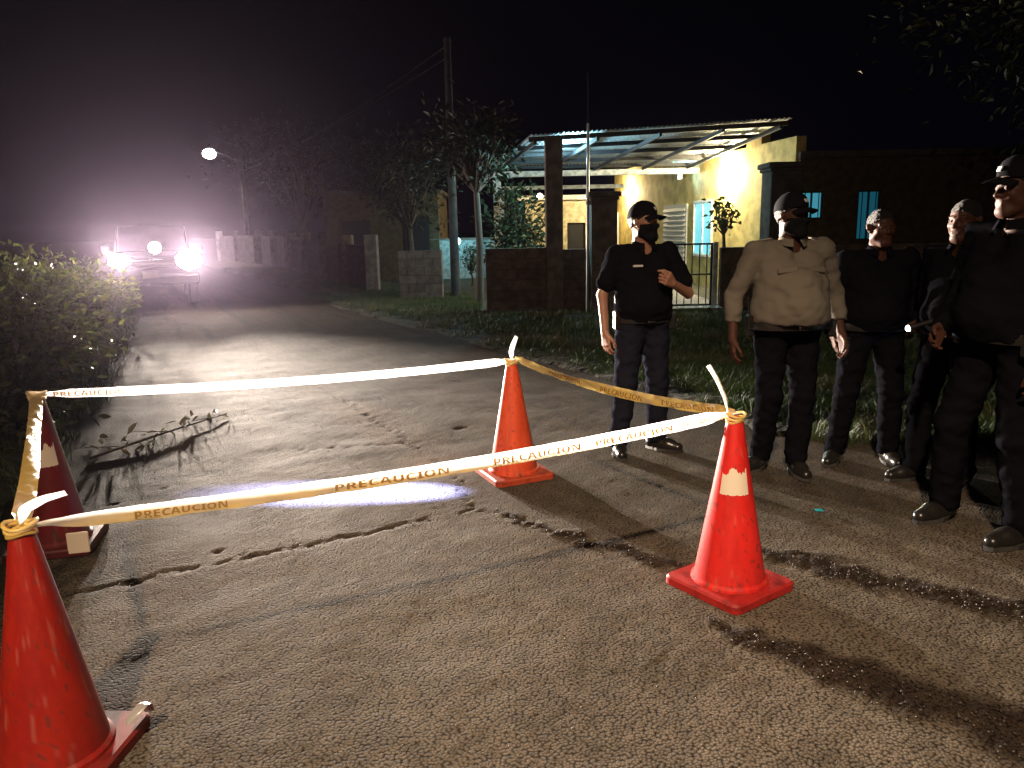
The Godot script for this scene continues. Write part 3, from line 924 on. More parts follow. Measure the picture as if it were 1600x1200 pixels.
func street_furniture() -> void:
	var conc := mat("pole_concrete", Color(0.055, 0.052, 0.052), 0.85, {"tex": "blotch", "bump": "fine", "depth": 0.2, "scale": 1.0})
	var steel := mat("lamp_steel", Color(0.28, 0.28, 0.29), 0.5, {"metal": 0.6})
	var lit := mat("street_lamp_glow", Color(0.9, 0.9, 0.9), 0.4, {"glow": Color(1.0, 0.93, 0.90), "power": 14.0})
	# far lamp and the one behind the photographer that lights the cones
	for e in [[Vector3(-15.0, 0, -45.0), Vector3(-16.75, 6.05, -45.0), "lit street lamp on a tall pole far down the road", 80.0, Color(1.0, 0.92, 0.90), 0.2], [Vector3(-4.2, 0, 4.6), Vector3(-1.0, 6.9, 3.4), "street lamp behind the photographer that lights the cones", 115.0, Color(1.0, 0.87, 0.73), 0.16]]:
		var base: Vector3 = e[0]
		var head: Vector3 = e[1] - base
		var t := thing("street_lamp", e[2], "street lamp", base)
		put("pole", MB.new().tube([Vector3.ZERO, Vector3(0, head.y * 0.5, 0), Vector3(0, head.y + 0.1, 0)], [0.15, 0.13, 0.10], 12), conc, t)
		var dir := Vector3(head.x, 0, head.z).normalized()
		put("arm", MB.new().tube([Vector3(0, head.y - 0.45, 0), Vector3(0, head.y - 0.35, 0) + dir * 0.3, head + Vector3(0, 0.12, 0) - dir * 0.3], [0.035], 8), steel, t)
		var b := Basis(Vector3.UP.cross(dir).normalized(), Vector3.UP, dir)
		put("lamp_housing", MB.new().ellipsoid(head + Vector3(0, 0.10, 0), Vector3(0.16, 0.10, 0.36), b), steel, t)
		put("lamp_lens", MB.new().ellipsoid(head, Vector3(0.15, 0.12, 0.24) if base.z > 0 else Vector3(0.32, 0.29, 0.38), b), lit, t)
		spot(e[1] - Vector3(0, 0.30 if base.z > 0 else 0.52, 0), e[1] - Vector3(0, 6.9, 0) + (Vector3(1.25, 0, -6.4) if base.z > 0 else Vector3(-0.5, 0, 2)), e[4], e[3], e[5], 20.0 if base.z > 0 else 75.0, 1.0)
		# the weaker light that the fitting throws to the sides
		if base.z > 0: spot(e[1] - Vector3(0, 0.30, 0), e[1] - Vector3(0, 6.9, 0) + Vector3(-2.0, 0, -9.0), e[4], 14.0, e[5], 70.0, 0.8)
	# utility pole beside the house, wires
	var up := thing("utility_pole", "concrete utility pole standing between brown wall and lit yard", "pole", Vector3(-1.26, 0, -17.9))
	put("shaft", MB.new().tube([Vector3.ZERO, Vector3(0, 3, 0), Vector3(0, 5.6, 0)], [0.11, 0.09, 0.075], 12), conc, up)
	put("pole_cap", MB.new().tube([Vector3(0, 5.6, 0), Vector3(0, 5.66, 0)], [0.10, 0.07], 12), conc, up)
	var wires := thing("overhead_wire", "pair of overhead wires sagging from the far street lamp to the utility pole", "wire", Vector3(-15.0, 0, -45.0))
	for k in 2:
		var path := []
		var a := Vector3(0.1, 5.1 + 0.35 * k, 0.05)
		var b := Vector3(-1.28, 5.5 - 0.25 * k, -17.9) - Vector3(-15.0, 0, -45.0) + Vector3(0, 0.0, 0)
		for i in 25:
			var f := i / 24.0
			path.append(a.lerp(b, f) - Vector3(0, 1.2 * f * (1.0 - f), 0))
		put("wire", MB.new().tube(path, [0.008], 5, false), mat("cable", Color(0.10, 0.10, 0.10), 0.5), wires)


# ---------------------------------------------------------------- plants

func leaf_mesh(l: float, w: float) -> Mesh:
	var m := MB.new()
	for s in [-1.0, 1.0]:
		var nn := Vector3(-0.35 * s, 1, 0).normalized()
		m.face([Vector3(0, 0, 0), Vector3(s * w * 0.5, w * 0.16, l * 0.4), Vector3(s * w * 0.32, w * 0.08 - l * 0.04, l * 0.75), Vector3(0, -l * 0.1, l)], nn)
		m.tri(m.v.size() - 4, m.v.size() - 1, m.v.size() - 2)
	return m.mesh()

func leafy(called: String, label: String, category: String, at: Vector3, size: Vector3, trunk_h: float, tips: int, per: int, leaf: Mesh, lm: Material, tint: Color, bark: Material, spread := 0.16, group := "") -> Node3D:
	# stems to many tips inside an uneven ellipsoid, a spray of leaves round each tip
	var t := thing(called, label, category, at, 0.0, group)
	var stems := MB.new()
	var pl := []
	var pc := PackedColorArray()
	var top := Vector3(0, trunk_h, 0)
	var rt := maxf(0.012, size.y * 0.022 + trunk_h * 0.012)
	if trunk_h > 0.3:
		stems.tube([Vector3.ZERO, Vector3(0.04, trunk_h * 0.5, 0.03), top], [rt * 1.5, rt * 1.15, rt], 9)
	for k in tips:
		var d := Vector3(rng.randfn(), rng.randfn() * 0.8 + 0.25, rng.randfn()).normalized()
		var r := pow(rng.randf(), 0.4) * (0.80 + 0.55 * no.get_noise_3d(d.x * 1.7 + at.x, d.y * 1.7, d.z * 1.7 + at.z))
		var p := top + Vector3(0, size.y * 0.5, 0) + d * size * 0.5 * r
		if p.y < 0.08: p.y = 0.08
		if k % (1 if tips < 90 else 4) == 0:
			var mid := top.lerp(p, 0.5) + Vector3(rng.randf_range(-0.1, 0.1), 0.06, rng.randf_range(-0.1, 0.1)) * size
			stems.tube([top, mid, p], [rt * 0.55, rt * 0.32, 0.004], 5, false)
		var light := rng.randf_range(0.65, 1.3)
		for i in per:
			var q := p + Vector3(rng.randfn(), rng.randfn() * 0.8, rng.randfn()) * spread
			if q.y < 0.02: continue
			var out := (d + Vector3(rng.randfn(), rng.randfn() * 0.6, rng.randfn()) * 0.8).normalized()
			var b := Basis.looking_at(-out, Vector3.UP if absf(out.y) < 0.95 else Vector3.RIGHT) * Basis(Vector3.BACK, rng.randf_range(-1.2, 1.2))
			pl.append(Transform3D(b * Basis.from_scale(Vector3.ONE * rng.randf_range(0.65, 1.25)), q))
			var f := light * rng.randf_range(0.7, 1.3)
			pc.append(Color(tint.r * f * rng.randf_range(0.85, 1.2), tint.g * f, tint.b * f))
	if stems.v.size(): put("trunk" if trunk_h > 0.3 else "stem", stems, bark, t)
	many("crown", leaf, lm, pl, pc, t)
	return t

func vegetation() -> void:
	var lm := mat("leaf", Color.WHITE, 0.5, {"vc": true, "back": Color(0.5, 0.5, 0.5), "spec": 0.4})
	var bark := mat("bark", Color(0.09, 0.07, 0.05), 0.95, {"tex": "blotch", "bump": "lumps", "depth": 1.0, "scale": 3.0})
	# grass tuft
	var tuft := MB.new()
	for k in 20:
		var a := rng.randf() * TAU
		var p := Vector3(cos(a), 0, sin(a)) * rng.randf_range(0.0, 0.10)
		var l := rng.randf_range(0.05, 0.15)
		var bend := Vector3(cos(a + 0.5), 0, sin(a + 0.5)) * l * rng.randf_range(0.2, 0.8)
		var sd := Vector3(-sin(a * 2.0), 0, cos(a * 2.0)) * 0.0034
		var q := p + bend * 0.35 + Vector3(0, l * 0.6, 0)
		var e := p + bend + Vector3(0, l * 0.92, 0)
		var nn := sd.cross(q - p).normalized()
		tuft.face([p - sd, p + sd, q + sd * 0.7, q - sd * 0.7], nn)
		tuft.face([q - sd * 0.7, q + sd * 0.7, e], nn)
	var tm := tuft.mesh()
	for side in 2:
		var pl := []
		var pc := PackedColorArray()
		for k in (26000 if side == 0 else 15000):
			var z: float
			var x: float
			if side == 0:
				z = -5.25 - pow(rng.randf(), 1.3) * 13.0 if k < 20000 else -18.0 - rng.randf() * 18.0
				var e := right_edge(minf(z, -5.3))
				x = e + 0.05 + rng.randf() * (6.0 if z > -15.0 else 3.5)
				if z < -14.0 and x > -0.6: continue
				var patch := no.get_noise_2d(x * 0.9, z * 0.9)
				if rng.randf() > smoothstep(0.0, 0.9, x - e + 0.6 * patch) + 0.06: continue
			else:
				z = -1.5 - pow(rng.randf(), 1.2) * 18.0
				var e := left_edge(z)
				x = e + 0.15 - pow(rng.randf(), 1.3) * 5.0
				if rng.randf() > smoothstep(0.0, 1.0, e - x + 0.5 * no.get_noise_2d(x, z)) + 0.12: continue
			var s := rng.randf_range(0.5, 1.25) * (0.9 if side == 0 else 1.2)
			pl.append(Transform3D(Basis(Vector3.UP, rng.randf() * TAU) * Basis.from_scale(Vector3(s, s * rng.randf_range(0.7, 1.25), s)), Vector3(x, -0.01, z)))
			var f := rng.randf_range(0.6, 1.35)
			var dry := smoothstep(0.1, 0.5, no.get_noise_2d(x * 0.6 + 9.0, z * 0.6) + 0.25 * rng.randf())
			pc.append(Color(0.048 * f, 0.092 * f, 0.022 * f).lerp(Color(0.14 * f, 0.12 * f, 0.05 * f), dry * 0.6))
		var o := many("grass", tm, lm, pl, pc)
		o.set_meta("label", "tufts of grass along the %s side of the road" % ["right", "left"][side])
		o.set_meta("category", "grass")
	# bushes at the left edge of the road
	var leaf := leaf_mesh(0.085, 0.042)
	var spots := [[-4.45, -6.9, 1.5, 1.15, "low grey-green bush nearest the rear left cone"], [-5.35, -8.4, 1.9, 1.38, "bright green bush at the left edge, lit from the front"], [-6.6, -8.1, 1.9, 1.45, "green bush at the very left edge of the view"], [-6.1, -10.1, 1.9, 1.30, "yellow-green bush behind the two nearest bushes"], [-7.7, -10.4, 2.2, 1.40, "dark bush at far left behind the bright one"], [-6.9, -12.3, 1.8, 1.12, "yellow-green bush halfway to the pickup"], [-8.4, -13.6, 2.0, 1.2, "bush left of the pickup's beam, farther back"], [-8.3, -15.2, 1.3, 0.85, "small bush just before the pickup's left headlight"], [-3.95, -5.6, 0.9, 0.55, "low weed clump behind the rear left cone"]]
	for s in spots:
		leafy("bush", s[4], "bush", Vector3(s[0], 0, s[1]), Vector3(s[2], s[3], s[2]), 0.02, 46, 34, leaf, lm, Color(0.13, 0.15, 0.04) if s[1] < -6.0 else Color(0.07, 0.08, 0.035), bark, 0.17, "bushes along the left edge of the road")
	# trees
	var big := leaf_mesh(0.16, 0.07)
	leafy("tree", "large dark tree rising above the guards on the right", "tree", Vector3(8.6, 0, -11.2), Vector3(6.5, 4.2, 5.5), 2.6, 170, 34, big, lm, Color(0.05, 0.06, 0.028), bark, 0.42)
	leafy("tree", "dark tree behind the brown wall left of the utility pole", "tree", Vector3(-2.6, 0, -20.5), Vector3(3.2, 2.6, 3.0), 1.6, 90, 26, big, lm, Color(0.04, 0.05, 0.025), bark, 0.3)
	leafy("tree", "thin pale-barked tree at the left end of the street wall", "tree", Vector3(-0.66, 0, -16.6), Vector3(1.9, 1.7, 1.8), 2.3, 60, 22, big, lm, Color(0.025, 0.038, 0.016), mat("pale_bark", Color(0.10, 0.085, 0.07), 0.9, {"tex": "scuff", "bump": "lumps", "depth": 1.0, "scale": 2.5}), 0.24)
	leafy("shrub", "dark shrub in the carport between the white posts", "shrub", Vector3(0.15, 0, -18.6), Vector3(1.7, 2.3, 1.6), 0.35, 60, 24, big, lm, Color(0.04, 0.07, 0.03), bark, 0.2)
	leafy("shrub", "small green shrub lit by the yard lamp behind the thin tree", "shrub", Vector3(-1.05, 0, -21.4), Vector3(0.7, 0.9, 0.7), 0.35, 24, 18, leaf, lm, Color(0.07, 0.16, 0.04), bark, 0.12)
	leafy("climbing_shrub", "spindly leafy shrub before the yellow wall, above the gate's right end", "shrub", Vector3(4.05, 0, -14.75), Vector3(0.75, 0.75, 0.5), 1.35, 26, 7, leaf_mesh(0.10, 0.065), lm, Color(0.07, 0.12, 0.03), bark, 0.075)
	for e in [[Vector3(-8.0, 0, -30.5), "dark tree behind the distant walls in the middle"]]:
		leafy("tree", e[1], "tree", e[0], Vector3(6, 4.2, 5), 1.9, 90, 26, big, lm, Color(0.04, 0.05, 0.022), bark, 0.5)


# ---------------------------------------------------------------- pickup

func pickup() -> void:
	var paint := mat("truck_paint", Color(0.03, 0.035, 0.05), 0.3, {"coat": 0.6})
	var black := mat("truck_black", Color(0.012, 0.012, 0.012), 0.6)
	var chrome := mat("chrome", Color(0.35, 0.35, 0.37), 0.25, {"metal": 1.0})
	var glass := mat("truck_glass", Color(0.012, 0.013, 0.015), 0.08)
	var rubber := mat("tyre_rubber", Color(0.015, 0.015, 0.015), 0.9)
	var at := Vector3(-7.75, 0, -17.0)
	var turn := atan2(-at.x, -at.z)
	var t := thing("pickup_truck", "dark pickup truck facing the cordon with its headlights on", "truck", at, turn)
	# local: +z points to its front, the headlights stand at z = 0.03
	var prof := [Vector2(-4.9, 0.55), Vector2(-4.9, 1.05), Vector2(-2.95, 1.08), Vector2(-2.85, 1.75), Vector2(-1.75, 1.80), Vector2(-1.12, 1.22), Vector2(-0.12, 1.14), Vector2(0.02, 1.0), Vector2(0.03, 0.62), Vector2(-0.1, 0.5), Vector2(-4.8, 0.48)]
	var b := MB.new()
	for s in [-1.0, 1.0]:
		var left := []
		for p in prof: left.append(Vector3(s * (0.88 if p.y < 1.2 else 0.74), p.y, p.x))
		# fan over a concave outline: split into bed, cab and bonnet
		b.face([left[0], left[1], left[2], left[10]], Vector3(s, 0, 0))
		b.face([left[2], left[3], left[4], left[5]], Vector3(s, 0.2, 0).normalized())
		b.face([left[2], left[5], left[6], left[7], left[8], left[9], left[10]], Vector3(s, 0, 0))
	for k in prof.size():
		var p: Vector2 = prof[k]
		var q: Vector2 = prof[(k + 1) % prof.size()]
		var wa := 0.88 if p.y < 1.2 else 0.74
		var wb := 0.88 if q.y < 1.2 else 0.74
		var d := (q - p).normalized()
		if k == 4: continue
		b.face([Vector3(-wa, p.y, p.x), Vector3(wa, p.y, p.x), Vector3(wb, q.y, q.x), Vector3(-wb, q.y, q.x)], Vector3(0, d.x, -d.y))
	put("body", b, paint, t)
	put("windscreen", MB.new().box(Vector3(0, 1.51, -1.43), Vector3(1.42, 0.02, 0.84), 0.004, Basis(Vector3.RIGHT, 0.743)), glass, t)
	put("grille", MB.new().box(Vector3(0, 0.98, 0.045), Vector3(0.95, 0.22, 0.04), 0.012), black, t)
	for k in 3: put("grille_bar", MB.new().box(Vector3(0, 0.91 + 0.07 * k, 0.075), Vector3(0.94, 0.022, 0.02), 0.006), chrome, t)
	put("bumper", MB.new().box(Vector3(0, 0.62, 0.12), Vector3(1.78, 0.24, 0.2), 0.05), black, t)
	put("number_plate", MB.new().box(Vector3(-0.1, 0.745, 0.235), Vector3(0.32, 0.15, 0.012), 0.003), mat("plate_white", Color(0.75, 0.75, 0.75), 0.5), t)
	for s in [-1.0, 1.0]:
		var m := put("mirror", MB.new().box(Vector3(s * 0.99, 1.28, -1.2), Vector3(0.18, 0.2, 0.09), 0.03), black, t)
		put("mirror_stalk", MB.new().tube([Vector3(s * 0.8, 1.2, -1.25), Vector3(s * 0.95, 1.24, -1.22)], [0.02], 6), black, m)
		for z in [-0.75, -4.0]:
			var w := put("wheel", MB.new().lathe([Vector2(0.22, -0.12), Vector2(0.34, -0.12), Vector2(0.37, -0.08), Vector2(0.37, 0.08), Vector2(0.34, 0.12), Vector2(0.22, 0.12)], 24, Transform3D(Basis(Vector3.BACK, PI / 2), Vector3(s * 0.77, 0.37, z))), rubber, t)
			put("rim", MB.new().lathe([Vector2(0.02, 0.10), Vector2(0.20, 0.09), Vector2(0.222, 0.11), Vector2(0.222, -0.11), Vector2(0.02, -0.10)], 20, Transform3D(Basis(Vector3.BACK, PI / 2), Vector3(s * 0.77, 0.37, z))), chrome, w)
	# lamps
	var hot := mat("headlight_glow", Color(0.9, 0.9, 0.9), 0.2, {"glow": Color(1.0, 0.95, 0.90), "power": 30.0})
	var warm := Color(1.0, 0.93, 0.86)
	var x := Transform3D(Basis(Vector3.UP, turn), at)
	for e in [[Vector3(-0.70, 1.05, 0.07), Vector3(0.20, 0.15, 0.05), 1500.0], [Vector3(0.70, 1.03, 0.07), Vector3(0.27, 0.22, 0.07), 2100.0], [Vector3(0.04, 1.31, 0.02), Vector3(0.13, 0.13, 0.05), 90.0]]:
		var hl := put("headlight", MB.new().ellipsoid(e[0] - Vector3(0, 0, 0.03), e[1] * Vector3(1.15, 1.15, 1.0)), chrome, t)
		put("headlight_lens", MB.new().ellipsoid(e[0], e[1]), hot, hl)
		var p: Vector3 = x * (e[0] + Vector3(0, 0, 0.09))
		# the main beam and the weaker light that spills to the sides
		spot(p, x * (e[0] + Vector3(1.2, 2.0, 10.0)), warm, e[2], 0.1, 22.0, 1.0)
		if e[2] > 200.0: spot(p, x * (e[0] + Vector3(6.5, 2.4, 10.0)), warm, 26.0, 0.1, 52.0, 1.0)


# ---------------------------------------------------------------- cones and tape

func cone(label: String, at: Vector3, turn: float, h: float, tint: Color, key: String) -> Node3D:
	var t := thing("traffic_cone", label, "traffic cone", at, turn, "traffic cones at the corners of the cordon")
	var m := mat("cone_" + key, Color.WHITE, 0.45, {"vc": true, "spec": 0.45})
	var dk := mat("cone_base_" + key, Color(tint.r * 0.62, tint.g * 0.7, tint.b * 0.7), 0.6, {"tex": "scuff", "scale": 0.6})
	var r0 := 0.150
	var r1 := 0.033
	var prof := [Vector2(r0 + 0.014, 0.040), Vector2(r0 + 0.012, 0.052), Vector2(r0, 0.062)]
	for k in 60:
		var f := (k + 1) / 60.0
		prof.append(Vector2(lerpf(r0, r1, f), lerpf(0.062, h - 0.008, f)))
	prof += [Vector2(r1 - 0.002, h), Vector2(r1 - 0.008, h), Vector2(r1 - 0.008, h - 0.12)]
	var cb := MB.new().lathe(prof, 84)
	for k in cb.v.size():
		# grime, scrapes and faded streaks on the plastic
		var p := cb.v[k]
		var a := atan2(p.z, p.x)
		var q := Vector3(cos(a) * 0.6, p.y, sin(a) * 0.6) + at * 7.0
		var big := no.get_noise_3d(q.x * 2.2, q.y * 3.0, q.z * 2.2)
		var fine := no.get_noise_3d(q.x * 9.0, q.y * 26.0, q.z * 9.0)
		var scr := no.get_noise_3d(q.x * 16.0 + 9.0, q.y * 5.0, q.z * 16.0)
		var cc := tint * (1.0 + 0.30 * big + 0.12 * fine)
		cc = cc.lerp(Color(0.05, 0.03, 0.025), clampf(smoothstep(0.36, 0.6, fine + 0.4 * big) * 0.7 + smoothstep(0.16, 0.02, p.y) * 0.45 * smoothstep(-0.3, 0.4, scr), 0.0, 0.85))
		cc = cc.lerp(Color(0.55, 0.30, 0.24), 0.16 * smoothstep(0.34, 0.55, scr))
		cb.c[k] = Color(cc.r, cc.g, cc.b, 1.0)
	put("cone_body", cb, m, t)
	# square foot with rounded corners and a raised rim
	var foot := MB.new()
	var out := []
	var inn := []
	for k in 4:
		for j in 6:
			var a := PI / 2 * k + PI / 2 * j / 5.0
			var cc := Vector3(0.165 if k == 0 or k == 3 else -0.165, 0, 0.165 if k < 2 else -0.165)
			out.append(cc + Vector3(cos(a), 0, sin(a)) * 0.035)
			inn.append(cc + Vector3(cos(a), 0, sin(a)) * 0.026)
	var cnt := out.size()
	for k in cnt:
		var k2 := (k + 1) % cnt
		var nn: Vector3 = Vector3(out[k].x + out[k2].x, 0, out[k].z + out[k2].z).normalized()
		var e: Vector3 = out[k2] - out[k]
		nn = Vector3(e.z, 0, -e.x).normalized()
		foot.face([out[k] + Vector3(0, 0.003, 0), out[k2] + Vector3(0, 0.003, 0), out[k2] + Vector3(0, 0.032, 0), out[k] + Vector3(0, 0.032, 0)], nn)
		foot.face([out[k] + Vector3(0, 0.032, 0), out[k2] + Vector3(0, 0.032, 0), inn[k2] + Vector3(0, 0.041, 0), inn[k] + Vector3(0, 0.041, 0)], (nn + Vector3.UP).normalized())
	var topf := []
	for p in inn: topf.append(p + Vector3(0, 0.041, 0))
	foot.face(topf, Vector3.UP)
	put("cone_foot", foot, dk, t)
	t.set_meta("r", 0)
	t.remove_meta("r")
	return t

func patch(parent: Node3D, called: String, h: float, a0: float, a1: float, y0: float, y1: float, ragged: float, m: Material) -> void:
	# a torn sticker that lies on the cone's side; angles turn from the cone's own +z towards +x
	var pts := PackedVector3Array()
	var nu := 25
	for j in 8:
		for i in nu:
			var f := i / float(nu - 1)
			var a := lerpf(a0, a1, f)
			var top := y1 - ragged * (0.5 + 0.5 * sin(f * 9.0 + 0.7)) * (1.0 - absf(f - 0.35)) - ragged * 0.4 * no.get_noise_1d(f * 14.0)
			var y := lerpf(y0 + 0.004 * no.get_noise_1d(f * 11.0 + 30.0), top, j / 7.0)
			var r := lerpf(0.150, 0.033, (y - 0.062) / (h - 0.07)) + 0.0016
			pts.append(Vector3(sin(a) * r, y, cos(a) * r))
	put(called, MB.new().grid(pts, nu, 8), m, parent)

class Ribbon:
	var A: Vector3
	var B: Vector3
	var sag: float
	var rolls: Array
	var w: float

	func c(t: float) -> Vector3:
		return A.lerp(B, t) - Vector3(0, sag * 4.0 * t * (1.0 - t), 0)

	func frame(t: float) -> Array:
		var d := (c(t + 0.01) - c(t - 0.01)).normalized()
		var s := (Vector3.UP - d * d.y).normalized()
		var nn := d.cross(s)
		var a := 0.0
		for k in rolls.size() - 1:
			if t >= rolls[k][0]:
				a = lerpf(rolls[k][1], rolls[k + 1][1], smoothstep(rolls[k][0], rolls[k + 1][0], t))
		return [d, s * cos(a) + nn * sin(a), nn * cos(a) - s * sin(a)]

	func wide(t: float) -> float:
		return w * (0.35 + 0.65 * smoothstep(0.0, 0.06, t)) * (0.35 + 0.65 * smoothstep(0.0, 0.05, 1.0 - t))

func tape(label: String, A: Vector3, B: Vector3, sag: float, rolls: Array, w: float, words: Array, flip := 1.0) -> Node3D:
	var r := Ribbon.new()
	r.A = A; r.B = B; r.sag = sag; r.rolls = rolls; r.w = w
	var t := thing("caution_tape", label, "tape", Vector3((A.x + B.x) / 2, 0, (A.z + B.z) / 2), 0.0, "caution tape between the cones")
	var o := t.position
	var pts := PackedVector3Array()
	var N := 90
	for j in 5:
		for i in N:
			var f := i / float(N - 1)
			var fr := r.frame(f)
			var v := (j / 4.0 - 0.5) * r.wide(f)
			pts.append(r.c(f) + fr[1] * v + fr[2] * (0.007 * no.get_noise_2d(f * 18.0, v * 30.0 + A.x * 9.0) + 0.25 * v * v / w) - o)
	var tm := mat("tape_yellow", Color(0.82, 0.57, 0.10), 0.28, {"back": Color(0.95, 0.95, 0.95), "spec": 0.6})
	put("ribbon", MB.new().grid(pts, N, 5), tm, t)
	var len := A.distance_to(B)
	for wd in words:
		var tx := TextMesh.new()
		var f := SystemFont.new()
		f.font_names = PackedStringArray(["Droid Sans"])
		f.font_weight = 700
		tx.font = f
		tx.text = "PRECAUCION"
		tx.font_size = 48
		tx.pixel_size = 0.01
		tx.depth = 0.0
		tx.curve_step = 3.0
		var ar := tx.get_mesh_arrays()
		var vs: PackedVector3Array = ar[Mesh.ARRAY_VERTEX]
		var lo := Vector3.INF
		var hi := -Vector3.INF
		for p in vs:
			lo = lo.min(p); hi = hi.max(p)
		var id: PackedInt32Array = ar[Mesh.ARRAY_INDEX]
		for s in [1.0, -1.0]:
			var mb := MB.new()
			for p in vs:
				var u: float = wd[0] + ((p.x - lo.x) / (hi.x - lo.x) - 0.5) * wd[1] / len * flip
				var v: float = (-0.36 + (p.y - lo.y) / (hi.y - lo.y) * wd[2]) * w
				var fr := r.frame(u)
				mb.vert(r.c(u) + fr[1] * v + fr[2] * (0.007 * no.get_noise_2d(u * 18.0, v * 30.0 + A.x * 9.0) + 0.25 * v * v / w + s * 0.0015) - o, fr[2] * s)
			for k in range(0, id.size(), 3): mb.tri(id[k], id[k + 1], id[k + 2])
			put("lettering", mb, mat("tape_ink", Color(0.26, 0.18, 0.05), 0.5, {"back": Color(0.8, 0.6, 0.3)}), t)
	return t

func tail(parent: Node3D, pts: Array, w: float, roll: Array) -> void:
	# a loose end of tape left hanging from the knot
	var o := parent.position
	var out := PackedVector3Array()
	var n := 14
	var cv := Curve3D.new()
	for p in pts: cv.add_point(p)
	for k in range(1, pts.size() - 1):
		var d: Vector3 = (pts[k + 1] - pts[k - 1]) * 0.2
		cv.set_point_in(k, -d); cv.set_point_out(k, d)
	var L := cv.get_baked_length()
	for j in 3:
		for i in n:
			var f := i / float(n - 1)
			var p := cv.sample_baked(L * f)
			var d := (cv.sample_baked(minf(L, L * f + 0.02)) - cv.sample_baked(maxf(0, L * f - 0.02))).normalized()
			var s: Vector3 = (roll[0].lerp(roll[1], f) as Vector3)
			s = (s - d * s.dot(d)).normalized()
			var ww := w * (0.3 + 0.7 * smoothstep(0.0, 0.3, f))
			out.append(p + s * (j / 2.0 - 0.5) * ww + d.cross(s) * 0.006 * (1.0 if j == 1 else 0.0) - o)
	put("loose_end", MB.new().grid(out, n, 3), M["tape_yellow"], parent)

func knot(parent: Node3D, at: Vector3, r: float) -> void:
	var mb := MB.new()
	for k in 3:
		var ring := []
		for i in 17:
			var a := TAU * i / 16
			ring.append(at - parent.position + Vector3(cos(a) * (r + 0.003 * k), -0.02 + 0.013 * k + 0.006 * sin(a * 2.0 + k), sin(a) * (r + 0.003 * k)))
		mb.tube(ring, [0.006], 6, false)
	put("knot", mb, M["tape_yellow"], parent)

